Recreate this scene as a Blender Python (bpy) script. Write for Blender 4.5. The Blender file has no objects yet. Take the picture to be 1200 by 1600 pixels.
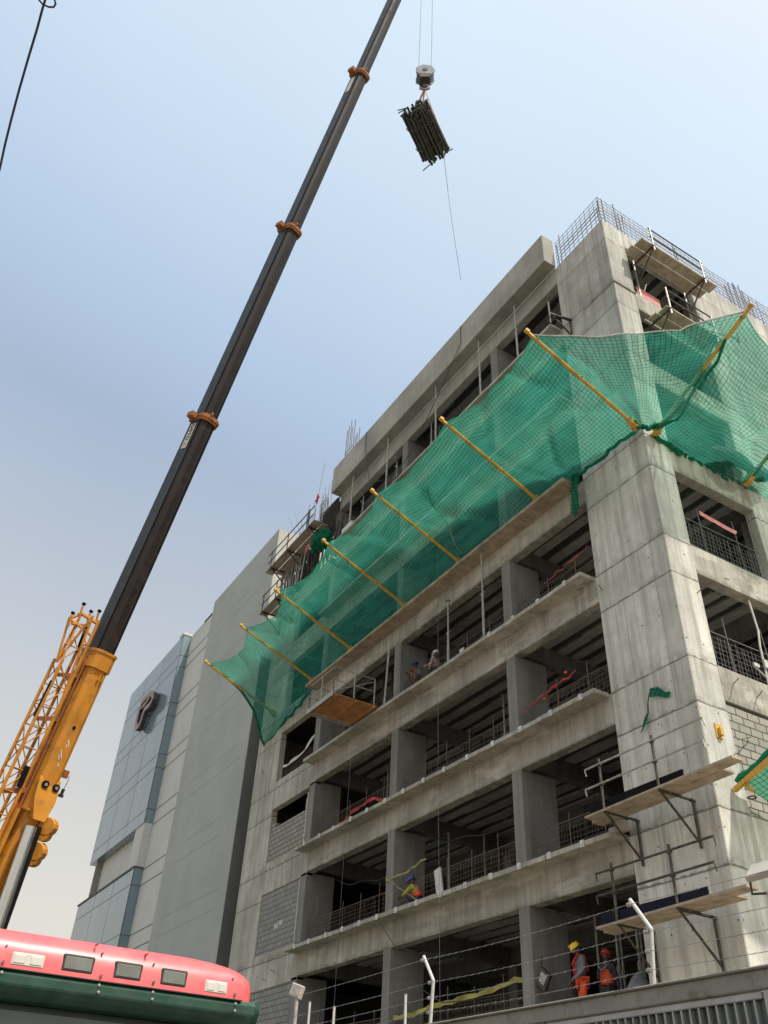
import bpy, bmesh, math, random
from mathutils import Vector, Matrix, noise
R_ = random.Random(7)
scene = bpy.context.scene
COL = scene.collection
V = Vector
# ---------------------------------------------------------------- camera
CAM = V((12.299, -15.771, 1.6))
cam = bpy.data.cameras.new("camera"); camo = bpy.data.objects.new("camera", cam); COL.objects.link(camo)
r_ = V((0.5207, 0.8527, 0.0423)); d_ = V((-0.5086, 0.3496, -0.7868)); f_ = V((-0.6857, 0.3882, 0.6158))
M4 = Matrix(((r_.x, -d_.x, -f_.x, CAM.x), (r_.y, -d_.y, -f_.y, CAM.y), (r_.z, -d_.z, -f_.z, CAM.z), (0, 0, 0, 1)))
camo.matrix_world = M4
cam.sensor_fit = 'VERTICAL'; cam.sensor_height = 36.0; cam.lens = 1334.1 / 1600 * 36
cam.clip_start = 0.1; cam.clip_end = 3000
scene.camera = camo
# ---------------------------------------------------------------- light
SUN = V((0.70, 0.17, 1.0)).normalized()
world = bpy.data.worlds.new("World"); scene.world = world; world.use_nodes = True
wn = world.node_tree; wn.nodes.clear()
wo = wn.nodes.new('ShaderNodeOutputWorld'); bg = wn.nodes.new('ShaderNodeBackground')
sky = wn.nodes.new('ShaderNodeTexSky'); sky.sky_type = 'NISHITA'; sky.sun_disc = False
sky.sun_elevation = math.asin(SUN.z); sky.sun_rotation = math.atan2(SUN.x, SUN.y)
sky.air_density = 1.0; sky.dust_density = 4.0; sky.ozone_density = 2.0; sky.altitude = 200
# dusty air: the clear-sky colour is veiled with pale haze, most near the horizon and the sun
tc = wn.nodes.new('ShaderNodeTexCoord'); sp = wn.nodes.new('ShaderNodeSeparateXYZ')
wn.links.new(tc.outputs['Generated'], sp.inputs[0])
cr = wn.nodes.new('ShaderNodeMapRange'); cr.inputs[1].default_value = 0.0; cr.inputs[2].default_value = 0.75
cr.inputs[3].default_value = 0.95; cr.inputs[4].default_value = 0.88
wn.links.new(sp.outputs[2], cr.inputs[0])
dp = wn.nodes.new('ShaderNodeVectorMath'); dp.operation = 'DOT_PRODUCT'; dp.inputs[1].default_value = SUN
nm = wn.nodes.new('ShaderNodeVectorMath'); nm.operation = 'NORMALIZE'
wn.links.new(tc.outputs['Generated'], nm.inputs[0]); wn.links.new(nm.outputs[0], dp.inputs[0])
hz = wn.nodes.new('ShaderNodeValToRGB'); e = hz.color_ramp.elements
e[0].position = 0.12; e[0].color = (4.35, 5.45, 7.1, 1); e[1].position = 0.97; e[1].color = (13.0, 13.3, 13.6, 1)
for pos_, c_ in ((0.25, (5.2, 6.6, 8.6)), (0.46, (6.95, 8.4, 9.95)), (0.62, (8.1, 9.5, 10.9)), (0.72, (9.1, 10.1, 11.1))):
    x_ = hz.color_ramp.elements.new(pos_); x_.color = c_ + (1,)
wn.links.new(dp.outputs['Value'], hz.inputs[0])
lowc = wn.nodes.new('ShaderNodeMix'); lowc.data_type = 'RGBA'
lowf = wn.nodes.new('ShaderNodeMapRange'); lowf.inputs[1].default_value = 0.0; lowf.inputs[2].default_value = 0.66
lowf.inputs[3].default_value = 1.15; lowf.clamp = False; lowf.inputs[4].default_value = 0.0
lowm = wn.nodes.new('ShaderNodeMath'); lowm.operation = 'MULTIPLY'; lowm.use_clamp = True; lowm.inputs[1].default_value = 1.25
lowf.clamp = True
wn.links.new(sp.outputs[2], lowf.inputs[0]); wn.links.new(lowf.outputs[0], lowm.inputs[0]); wn.links.new(lowm.outputs[0], lowc.inputs[0])
wn.links.new(hz.outputs[0], lowc.inputs[6]); lowc.inputs[7].default_value = (8.0, 7.75, 7.0, 1)
mx = wn.nodes.new('ShaderNodeMix'); mx.data_type = 'RGBA'
wn.links.new(cr.outputs[0], mx.inputs[0]); wn.links.new(sky.outputs[0], mx.inputs[6]); wn.links.new(lowc.outputs[2], mx.inputs[7])
cl = wn.nodes.new('ShaderNodeTexNoise'); cl.inputs['Scale'].default_value = 1.6; cl.inputs['Detail'].default_value = 5
wn.links.new(tc.outputs['Generated'], cl.inputs['Vector'])
clr = wn.nodes.new('ShaderNodeMapRange'); clr.inputs[1].default_value = 0.3; clr.inputs[2].default_value = 0.7
clr.inputs[3].default_value = 0.965; clr.inputs[4].default_value = 1.035
wn.links.new(cl.outputs['Fac'], clr.inputs[0])
sc_ = wn.nodes.new('ShaderNodeVectorMath'); sc_.operation = 'SCALE'
wn.links.new(mx.outputs[2], sc_.inputs[0]); wn.links.new(clr.outputs[0], sc_.inputs['Scale'])
wn.links.new(sc_.outputs[0], bg.inputs[0]); wn.links.new(bg.outputs[0], wo.inputs[0])
bg.inputs[1].default_value = 0.10
sl = bpy.data.lights.new("sun", 'SUN'); sl.energy = 4.4; sl.angle = math.radians(2.0); sl.color = (1.0, 0.93, 0.82)
slo = bpy.data.objects.new("sun", sl); COL.objects.link(slo)
slo.rotation_euler = (-SUN).to_track_quat('-Z', 'Y').to_euler(); slo.location = (20, 20, 60)
scene.view_settings.view_transform = 'Standard'; scene.view_settings.look = 'None'
scene.view_settings.exposure = 0.0; scene.view_settings.gamma = 1.0
scene.render.resolution_x = 768; scene.render.resolution_y = 1024
scene.render.engine = 'CYCLES'
scene.cycles.max_bounces = 10; scene.cycles.diffuse_bounces = 8; scene.cycles.transparent_max_bounces = 16
# ---------------------------------------------------------------- materials
def nmat(name):
    m = bpy.data.materials.new(name); m.use_nodes = True
    return m, m.node_tree.nodes, m.node_tree.links, m.node_tree.nodes['Principled BSDF']
def N(ns, t, **k):
    n = ns.new(t)
    for a, b in k.items(): setattr(n, a, b)
    return n
def mathn(ns, ln, op, a, b=None, c=None, clamp=False):
    n = ns.new('ShaderNodeMath'); n.operation = op; n.use_clamp = clamp
    for i, v in enumerate((a, b, c)):
        if v is None: continue
        if isinstance(v, (int, float)): n.inputs[i].default_value = v
        else: ln.new(v, n.inputs[i])
    return n.outputs[0]
def mixc(ns, ln, fac, a, b, blend='MIX'):
    n = ns.new('ShaderNodeMix'); n.data_type = 'RGBA'; n.blend_type = blend
    for i, v in ((0, fac), (6, a), (7, b)):
        if isinstance(v, (int, float)): n.inputs[i].default_value = v
        elif isinstance(v, tuple): n.inputs[i].default_value = (v + (1,))[:4]
        else: ln.new(v, n.inputs[i])
    return n.outputs[2]
def noisef(ns, ln, vec, scale, lo, hi, det=4, rough=0.6):
    t = ns.new('ShaderNodeTexNoise'); t.inputs['Scale'].default_value = scale; t.inputs['Detail'].default_value = det
    t.inputs['Roughness'].default_value = rough
    ln.new(vec, t.inputs['Vector'])
    mr = ns.new('ShaderNodeMapRange'); mr.inputs[1].default_value = lo; mr.inputs[2].default_value = hi
    ln.new(t.outputs['Fac'], mr.inputs[0]); return mr.outputs[0]
def mapv(ns, ln, vec, s, loc=(0, 0, 0)):
    m = ns.new('ShaderNodeMapping'); m.inputs['Scale'].default_value = s; m.inputs['Location'].default_value = loc
    ln.new(vec, m.inputs['Vector']); return m.outputs[0]
def bump(ns, ln, h, bsdf, st=0.4, dist=0.02):
    b = ns.new('ShaderNodeBump'); b.inputs['Strength'].default_value = st; b.inputs['Distance'].default_value = dist
    ln.new(h, b.inputs['Height']); ln.new(b.outputs[0], bsdf.inputs['Normal'])
def plain(name, col, rough=0.6, metal=0.0, var=0.25, scale=6.0, spec=None, rust=0.0, rcol=(0.10, 0.055, 0.03), dust=0.0):
    m, ns, ln, b = nmat(name)
    tcn = N(ns, 'ShaderNodeTexCoord'); v = tcn.outputs['Object']
    f = noisef(ns, ln, v, scale, 0.3, 0.7)
    c0 = tuple(x * (1 - var) for x in col); c1 = tuple(min(1, x * (1 + var)) for x in col)
    c = mixc(ns, ln, f, c0, c1)
    if rust:
        g1 = noisef(ns, ln, v, scale * 1.7, 0.60 - 0.12 * rust, 0.66, 8, 0.8)
        c = mixc(ns, ln, mathn(ns, ln, 'MULTIPLY', g1, 0.8), c, rcol)
        g2 = noisef(ns, ln, v, scale * 0.5, 0.45, 0.75, 6, 0.7)
        c = mixc(ns, ln, mathn(ns, ln, 'MULTIPLY', g2, 0.35 * min(1, rust)), c, tuple(x * 0.45 for x in col))
        ln.new(mathn(ns, ln, 'ADD', mathn(ns, ln, 'MULTIPLY', g1, 0.3), rough), b.inputs['Roughness'])
    if dust:
        d1 = noisef(ns, ln, v, scale * 2.2, 0.35, 0.75, 7, 0.7)
        c = mixc(ns, ln, mathn(ns, ln, 'MULTIPLY', d1, dust), c, (0.42, 0.37, 0.30))
    ln.new(c, b.inputs['Base Color'])
    if not rust: b.inputs['Roughness'].default_value = rough
    b.inputs['Roughness'].default_value = rough; b.inputs['Metallic'].default_value = metal
    if spec is not None: b.inputs['Specular IOR Level'].default_value = spec
    bump(ns, ln, f, b, 0.15, 0.01)
    return m
def scalec(ns, ln, c, val, lo, hi):
    mr = ns.new('ShaderNodeMapRange'); mr.inputs[3].default_value = lo; mr.inputs[4].default_value = hi
    ln.new(val, mr.inputs[0]); vm = ns.new('ShaderNodeVectorMath'); vm.operation = 'SCALE'
    ln.new(c, vm.inputs[0]); ln.new(mr.outputs[0], vm.inputs['Scale']); return vm.outputs[0]
def concrete(name, base, boards=False, stain=0.5, joints=False, lip=False):
    m, ns, ln, b = nmat(name)
    tcn = N(ns, 'ShaderNodeTexCoord'); v = tcn.outputs['Object']
    sx = N(ns, 'ShaderNodeSeparateXYZ'); ln.new(v, sx.inputs[0])
    big = noisef(ns, ln, v, 0.45, 0.35, 0.65, 6)
    streak = noisef(ns, ln, mapv(ns, ln, v, (3.4, 3.4, 0.22)), 1.0, 0.46, 0.66, 7, 0.7)
    med = noisef(ns, ln, v, 2.3, 0.45, 0.7, 8, 0.7)
    fine = noisef(ns, ln, v, 22, 0.3, 0.7, 3)
    c = mixc(ns, ln, big, tuple(x * 0.74 for x in base), tuple(x * 1.16 for x in base))
    c = mixc(ns, ln, mathn(ns, ln, 'MULTIPLY', streak, stain), c, tuple((x * 0.42) for x in base))
    c = mixc(ns, ln, mathn(ns, ln, 'MULTIPLY', med, stain * 0.55), c, (base[0] * 0.72, base[1] * 0.66, base[2] * 0.55))
    c = mixc(ns, ln, mathn(ns, ln, 'MULTIPLY', fine, 0.16), c, tuple(x * 0.45 for x in base))
    # dark blotches, rare
    bl = noisef(ns, ln, mapv(ns, ln, v, (1, 1, 1.4), (3.3, 1.1, 0.4)), 1.1, 0.58, 0.70, 9, 0.8)
    c = mixc(ns, ln, mathn(ns, ln, 'MULTIPLY', bl, 0.6 * stain), c, tuple(x * 0.33 for x in base))
    hgt = fine
    if boards or joints:
        u = mathn(ns, ln, 'ADD', sx.outputs[0], mathn(ns, ln, 'MULTIPLY', sx.outputs[1], -1.0))
        wob = noisef(ns, ln, v, 1.3, 0.0, 1.0, 3)
    if boards:
        uw = mathn(ns, ln, 'ADD', u, mathn(ns, ln, 'MULTIPLY', wob, 0.03))
        fr = mathn(ns, ln, 'FRACT', mathn(ns, ln, 'DIVIDE', mathn(ns, ln, 'ADD', uw, 20.07), 0.60))
        l1 = mathn(ns, ln, 'LESS_THAN', mathn(ns, ln, 'ABSOLUTE', mathn(ns, ln, 'SUBTRACT', fr, 0.5)), 0.016)
        part = noisef(ns, ln, mapv(ns, ln, v, (1, 1, 0.5), (9, 2, 1)), 0.8, 0.45, 0.6, 4)
        cell = N(ns, 'ShaderNodeTexWhiteNoise', noise_dimensions='1D')
        ln.new(mathn(ns, ln, 'FLOOR', mathn(ns, ln, 'DIVIDE', mathn(ns, ln, 'ADD', uw, 20.37), 0.60)), cell.inputs['W'])
        c = scalec(ns, ln, c, cell.outputs['Value'], 0.86, 1.12)
        c = mixc(ns, ln, mathn(ns, ln, 'MULTIPLY', l1, mathn(ns, ln, 'MULTIPLY', part, 0.75)), c, tuple(x * 0.3 for x in base))
        # tie holes
        fx = mathn(ns, ln, 'SUBTRACT', mathn(ns, ln, 'FRACT', mathn(ns, ln, 'DIVIDE', mathn(ns, ln, 'ADD', u, 20.17), 0.60)), 0.5)
        fz = mathn(ns, ln, 'SUBTRACT', mathn(ns, ln, 'FRACT', mathn(ns, ln, 'DIVIDE', sx.outputs[2], 0.933)), 0.5)
        dx = mathn(ns, ln, 'MULTIPLY', fx, 0.60); dz = mathn(ns, ln, 'MULTIPLY', fz, 0.933)
        dd = mathn(ns, ln, 'SQRT', mathn(ns, ln, 'ADD', mathn(ns, ln, 'MULTIPLY', dx, dx), mathn(ns, ln, 'MULTIPLY', dz, dz)))
        hole = mathn(ns, ln, 'LESS_THAN', dd, 0.026)
        c = mixc(ns, ln, mathn(ns, ln, 'MULTIPLY', hole, noisef(ns, ln, v, 1.1, 0.42, 0.62, 4)), c, (0.05, 0.045, 0.04))
    if joints or lip:   # dark runs of grime below each slab level
        frd = mathn(ns, ln, 'FRACT', mathn(ns, ln, 'DIVIDE', mathn(ns, ln, 'SUBTRACT', sx.outputs[2], 0.92), 3.7333))
        near = mathn(ns, ln, 'MULTIPLY', mathn(ns, ln, 'SUBTRACT', frd, 0.55), 2.2, clamp=True)
        runs = noisef(ns, ln, mapv(ns, ln, v, (5.5, 5.5, 0.28), (2, 5, 1)), 1.0, 0.50, 0.66, 6, 0.75)
        c = mixc(ns, ln, mathn(ns, ln, 'MULTIPLY', mathn(ns, ln, 'MULTIPLY', near, runs), 0.6), c, (base[0] * 0.36, base[1] * 0.33, base[2] * 0.29))
    if joints:
        zz = mathn(ns, ln, 'ADD', sx.outputs[2], mathn(ns, ln, 'MULTIPLY', wob, 0.07))
        for k_, wgt in ((0.0, 0.30), (0.34, 0.22)):
            cz = N(ns, 'ShaderNodeTexWhiteNoise', noise_dimensions='1D')
            ln.new(mathn(ns, ln, 'FLOOR', mathn(ns, ln, 'ADD', mathn(ns, ln, 'DIVIDE', mathn(ns, ln, 'SUBTRACT', zz, 0.92), 3.7333), 5.0 + k_)), cz.inputs['W'])
            c = scalec(ns, ln, c, cz.outputs['Value'], 1 - wgt * .6, 1 + wgt * .5)
        for off, st in ((0.62, 0.75), (3.14, 0.8)):   # top of slab band and underside of beam band in each storey of 3.73 m
            fr = mathn(ns, ln, 'FRACT', mathn(ns, ln, 'DIVIDE', mathn(ns, ln, 'SUBTRACT', zz, 0.92 + (0 if off < 1 else 2.50)), 3.7333))
            wid = noisef(ns, ln, v, 5.0, 0.2, 0.8, 5)
            l2 = mathn(ns, ln, 'LESS_THAN', fr, mathn(ns, ln, 'MULTIPLY', wid, 0.026))
            c = mixc(ns, ln, mathn(ns, ln, 'MULTIPLY', l2, st), c, tuple(x * 0.22 for x in base))
            soft = mathn(ns, ln, 'SUBTRACT', 1.0, mathn(ns, ln, 'MULTIPLY', mathn(ns, ln, 'ABSOLUTE', mathn(ns, ln, 'SUBTRACT', fr, 0.012)), 14), clamp=True)
            c = mixc(ns, ln, mathn(ns, ln, 'MULTIPLY', soft, mathn(ns, ln, 'MULTIPLY', med, 0.9)), c, tuple(x * 0.32 for x in base))
    if lip:   # ragged grout leakage along the bottom edge of each beam, patches of paler mortar higher up
        fr = mathn(ns, ln, 'FRACT', mathn(ns, ln, 'DIVIDE', mathn(ns, ln, 'SUBTRACT', sx.outputs[2], 0.92), 3.7333))
        rag = noisef(ns, ln, mapv(ns, ln, v, (1, 1, 1)), 3.2, 0.40, 0.62, 8, 0.75)
        band = mathn(ns, ln, 'SUBTRACT', 1.0, mathn(ns, ln, 'MULTIPLY', mathn(ns, ln, 'ABSOLUTE', mathn(ns, ln, 'SUBTRACT', fr, 0.768)), 34), clamp=True)
        c = mixc(ns, ln, mathn(ns, ln, 'MULTIPLY', mathn(ns, ln, 'MULTIPLY', band, rag), 0.85), c, tuple(x * 0.28 for x in base))
        pt = noisef(ns, ln, mapv(ns, ln, v, (0.5, 1, 1.2), (4, 4, 2)), 0.9, 0.56, 0.60, 6, 0.6)
        c = mixc(ns, ln, mathn(ns, ln, 'MULTIPLY', pt, 0.45), c, tuple(min(1, x * 1.35) for x in base))
        wet = noisef(ns, ln, mapv(ns, ln, v, (0.35, 1, 1.6), (1, 7, 5)), 1.0, 0.52, 0.60, 7, 0.7)
        c = mixc(ns, ln, mathn(ns, ln, 'MULTIPLY', wet, 0.5), c, tuple(x * 0.5 for x in base))
        pan = mathn(ns, ln, 'FRACT', mathn(ns, ln, 'DIVIDE', mathn(ns, ln, 'ADD', sx.outputs[0], 40), 1.83))
        c = mixc(ns, ln, mathn(ns, ln, 'MULTIPLY', mathn(ns, ln, 'LESS_THAN', pan, 0.009), 0.55), c, tuple(x * 0.3 for x in base))
    ln.new(c, b.inputs['Base Color']); b.inputs['Roughness'].default_value = 0.92
    b.inputs['Specular IOR Level'].default_value = 0.2
    bump(ns, ln, mathn(ns, ln, 'ADD', hgt, med), b, 0.35, 0.02)
    return m
CB = (0.63, 0.625, 0.575)
M = {}
M['tower'] = concrete('board_marked_concrete', CB, boards=True, joints=True, stain=0.72)
M['beam'] = concrete('stained_beam_concrete', (0.46, 0.445, 0.385), stain=0.6, lip=True)
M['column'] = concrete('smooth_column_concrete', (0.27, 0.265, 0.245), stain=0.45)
M['slab'] = concrete('slab_soffit_concrete', (0.455, 0.46, 0.43), stain=0.5)
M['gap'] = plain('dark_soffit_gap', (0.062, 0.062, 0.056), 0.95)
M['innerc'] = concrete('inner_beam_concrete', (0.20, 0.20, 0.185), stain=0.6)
M['parapet'] = concrete('fresh_parapet_concrete', (0.40, 0.39, 0.345), stain=0.3)
M['endwall'] = concrete('end_wall_concrete', (0.50, 0.485, 0.425), boards=True, joints=True, stain=0.6)
M['plank'] = plain('weathered_plank', (0.36, 0.30, 0.22), 0.85, var=0.35, scale=3)
M['steel'] = plain('dark_scaffold_steel', (0.07, 0.06, 0.05), 0.55, 0.4, 0.5, 10)
M['galv'] = plain('dull_galvanised_steel', (0.36, 0.34, 0.30), 0.5, 0.3, 0.35, 10)
M['clip'] = plain('bright_metal_clip', (0.62, 0.62, 0.60), 0.4, 0.2, 0.3, 8)
M['rebar'] = plain('rusty_rebar', (0.16, 0.12, 0.095), 0.8, 0.2, 0.4, 8)
M['rebarg'] = plain('grey_rebar', (0.16, 0.15, 0.15), 0.7, 0.3, 0.3, 8)
M['yellow'] = plain('crane_yellow_paint', (0.56, 0.225, 0.012), 0.5, 0, 0.18, 1.5, rust=0.6, dust=0.08)
M['poley'] = plain('outrigger_yellow_paint', (0.62, 0.35, 0.035), 0.55, 0, 0.25, 2.5, rust=0.7, dust=0.12)
M['boom'] = plain('boom_dark_steel', (0.015, 0.010, 0.009), 0.5, 0.0, 0.4, 0.9, spec=0.3, rust=0.7, rcol=(0.045, 0.02, 0.015))
M['boomg'] = plain('boom_grey_and_skylit_side', (0.030, 0.036, 0.038), 0.5, 0.0, 0.3, 1.2, spec=0.3, rust=0.4, rcol=(0.06, 0.05, 0.045))  # grey of seams and fittings, also sky light painted on the boom side
M['orange'] = plain('collar_orange', (0.33, 0.115, 0.03), 0.7, 0, 0.3, 3, rust=1.0)
M['white'] = plain('white_paint', (0.55, 0.54, 0.50), 0.6, 0, 0.15, 4, rust=0.4)
M['black'] = plain('black_rubber', (0.010, 0.010, 0.012), 0.9, spec=0.1)
M['chrome'] = plain('polished_rod', (0.62, 0.64, 0.64), 0.22, 0.9, 0.05, 3)
M['red'] = plain('red_cloth', (0.55, 0.035, 0.02), 0.8)
M['orangecloth'] = plain('orange_cloth', (0.75, 0.10, 0.03), 0.8)
M['greycloth'] = plain('grey_cloth', (0.17, 0.18, 0.20), 0.9, var=0.3)
M['darkcloth'] = plain('dark_cloth', (0.05, 0.05, 0.055), 0.9)
M['khaki'] = plain('khaki_cloth', (0.25, 0.18, 0.11), 0.9)
M['hiviz'] = plain('yellow_green_cloth', (0.35, 0.36, 0.06), 0.85)
M['skin'] = plain('dark_skin', (0.10, 0.055, 0.035), 0.6, var=0.1)
M['hatyellow'] = plain('yellow_helmet', (0.80, 0.52, 0.03), 0.35, var=0.05)
M['hatred'] = plain('red_helmet', (0.5, 0.05, 0.03), 0.4, var=0.05)
M['hatblue'] = plain('blue_helmet', (0.03, 0.07, 0.30), 0.4, var=0.05)
M['hatwhite'] = plain('white_helmet', (0.8, 0.8, 0.78), 0.4, var=0.05)
M['tapey'] = plain('yellow_tape', (0.34, 0.31, 0.07), 0.6, var=0.4, scale=2)
M['taper'] = plain('red_barrier_tape', (0.36, 0.035, 0.035), 0.7, var=0.6, scale=2.5)
M['pinkcloth'] = plain('pink_sheet', (0.60, 0.22, 0.22), 0.8, var=0.3, scale=4)
M['asphalt'] = plain('asphalt', (0.10, 0.095, 0.085), 0.9, var=0.3, scale=2)
M['earth'] = plain('dusty_ground', (0.30, 0.26, 0.20), 0.95, var=0.25, scale=0.6)
M['kerb'] = plain('kerb_stone', (0.38, 0.36, 0.31), 0.9)
M['gate'] = plain('grey_painted_steel', (0.225, 0.215, 0.19), 0.65, 0.0, 0.2, 2.5, rust=0.6, dust=0.3)
M['gate2'] = plain('pale_gate_bar', (0.36, 0.35, 0.33), 0.55, 0.1, 0.15, 3)
M['fglass'] = plain('green_tinted_panel', (0.06, 0.085, 0.08), 0.25, 0, 0.5, 1.5)
M['greynb'] = plain('grey_render', (0.355, 0.37, 0.35), 0.8, 0, 0.09, 0.35)
M['lightnb'] = plain('pale_render', (0.52, 0.52, 0.49), 0.75, 0, 0.07, 0.5)
M['line'] = plain('panel_joint_shadow_gap', (0.10, 0.105, 0.105), 0.9)
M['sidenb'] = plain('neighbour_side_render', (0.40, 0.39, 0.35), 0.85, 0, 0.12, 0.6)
M['faintline'] = plain('faint_panel_joint', (0.21, 0.215, 0.20), 0.9)
M['lowerside'] = plain('dark_lower_side', (0.15, 0.155, 0.145), 0.9, 0, 0.15, 0.6)  # darker tone of the side wall below its upper part
M['logo'] = plain('brown_sign_face', (0.26, 0.19, 0.17), 0.5, 0.1, 0.1, 1)
M['logos'] = plain('dark_sign_side', (0.05, 0.04, 0.045), 0.6)
M['emb'] = plain('grey_block_metal', (0.20, 0.21, 0.22), 0.5, 0.4, 0.35, 3)
M['strap'] = plain('salmon_sling', (0.62, 0.36, 0.25), 0.8)
M['pipe'] = plain('dark_green_scaffold_pipe', (0.055, 0.058, 0.045), 0.6, 0.2, 0.45, 5)
M['wire'] = plain('steel_wire', (0.20, 0.21, 0.22), 0.6, 0.3)
M['cable'] = plain('dark_cable', (0.035, 0.04, 0.05), 0.7)
M['lamp'] = plain('floodlight_housing', (0.42, 0.39, 0.34), 0.6, 0, 0.12, 3)
M['lampglass'] = plain('dusty_lamp_glass', (0.36, 0.27, 0.20), 0.4, 0, 0.15, 3)
M['plywood'] = plain('orange_plywood', (0.42, 0.20, 0.07), 0.85, 0, 0.35, 2.5)
M['foam'] = plain('torn_white_sheet', (0.6, 0.6, 0.57), 0.8)
M['darkform'] = plain('dark_formwork_mesh', (0.055, 0.05, 0.045), 0.85, 0, 0.4, 4)
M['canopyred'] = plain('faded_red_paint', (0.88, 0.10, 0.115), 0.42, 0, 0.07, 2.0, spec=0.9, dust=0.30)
M['canopygreen'] = plain('dark_green_paint', (0.018, 0.075, 0.05), 0.35, 0, 0.25, 3, dust=0.12)
M['rubber'] = plain('seal_black', (0.03, 0.03, 0.03), 0.6)
M['lenswhite'] = plain('clear_marker_lens', (0.62, 0.58, 0.52), 0.2, 0, 0.06, 6)
M['lensdark'] = plain('smoked_marker_lens', (0.17, 0.18, 0.155), 0.22, 0, 0.2, 6)
M['screw'] = plain('screw_head', (0.22, 0.16, 0.13), 0.5, 0.5)
M['ftglass'] = plain('windscreen_glass', (0.12, 0.135, 0.135), 0.12, 0, 0.1, 2)
M['blueplate'] = plain('dark_blue_toe_board', (0.016, 0.017, 0.032), 0.85, spec=0.1)
M['tarpblue'] = plain('teal_bundle', (0.02, 0.10, 0.11), 0.7)
def blocks(name, base, mort, bw=0.42, bh=0.21, ms=0.018):
    m, ns, ln, b = nmat(name)
    tcn = N(ns, 'ShaderNodeTexCoord'); sx = N(ns, 'ShaderNodeSeparateXYZ'); ln.new(tcn.outputs['Object'], sx.inputs[0])
    cx = N(ns, 'ShaderNodeCombineXYZ')
    ln.new(mathn(ns, ln, 'SUBTRACT', sx.outputs[0], sx.outputs[1]), cx.inputs[0]); ln.new(sx.outputs[2], cx.inputs[1])
    wv = N(ns, 'ShaderNodeVectorMath', operation='ADD'); ln.new(cx.outputs[0], wv.inputs[0])
    nz = N(ns, 'ShaderNodeTexNoise'); nz.inputs['Scale'].default_value = 3.0; ln.new(cx.outputs[0], nz.inputs['Vector'])
    sc = N(ns, 'ShaderNodeVectorMath', operation='SCALE'); ln.new(nz.outputs['Color'], sc.inputs[0]); sc.inputs['Scale'].default_value = 0.03
    ln.new(sc.outputs[0], wv.inputs[1])
    br = N(ns, 'ShaderNodeTexBrick'); ln.new(wv.outputs[0], br.inputs['Vector'])
    br.inputs['Scale'].default_value = 1.0; br.inputs['Brick Width'].default_value = bw; br.inputs['Row Height'].default_value = bh
    br.inputs['Mortar Size'].default_value = ms; br.inputs['Mortar Smooth'].default_value = 0.2
    br.inputs['Color1'].default_value = base + (1,); br.inputs['Color2'].default_value = tuple(x * 0.8 for x in base) + (1,)
    br.inputs['Mortar'].default_value = mort + (1,)
    f = noisef(ns, ln, cx.outputs[0], 4, 0.35, 0.7, 6)
    c = mixc(ns, ln, mathn(ns, ln, 'MULTIPLY', f, 0.35), br.outputs['Color'], tuple(x * 0.55 for x in base))
    ln.new(c, b.inputs['Base Color']); b.inputs['Roughness'].default_value = 0.95
    bump(ns, ln, mathn(ns, ln, 'SUBTRACT', 1.0, br.outputs['Fac']), b, 0.8, 0.03)
    return m
M['block'] = blocks('grey_blockwork', (0.36, 0.345, 0.30), (0.07, 0.065, 0.055))
M['blockd'] = blocks('dark_grey_blockwork', (0.31, 0.305, 0.285), (0.10, 0.095, 0.088), ms=0.014)
def glasspanel():
    m, ns, ln, b = nmat('blue_glass_cladding')
    tcn = N(ns, 'ShaderNodeTexCoord'); f = noisef(ns, ln, mapv(ns, ln, tcn.outputs['Object'], (0.5, 0.5, 0.12)), 1.0, 0.3, 0.7)
    ln.new(mixc(ns, ln, f, (0.15, 0.215, 0.255), (0.215, 0.28, 0.32)), b.inputs['Base Color'])
    b.inputs['Roughness'].default_value = 0.13; b.inputs['Specular IOR Level'].default_value = 0.55
    return m
M['glass'] = glasspanel()
def glassret():
    m = M['glass'].copy(); m.name = 'dark_blue_glass_return'
    return m
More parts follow.
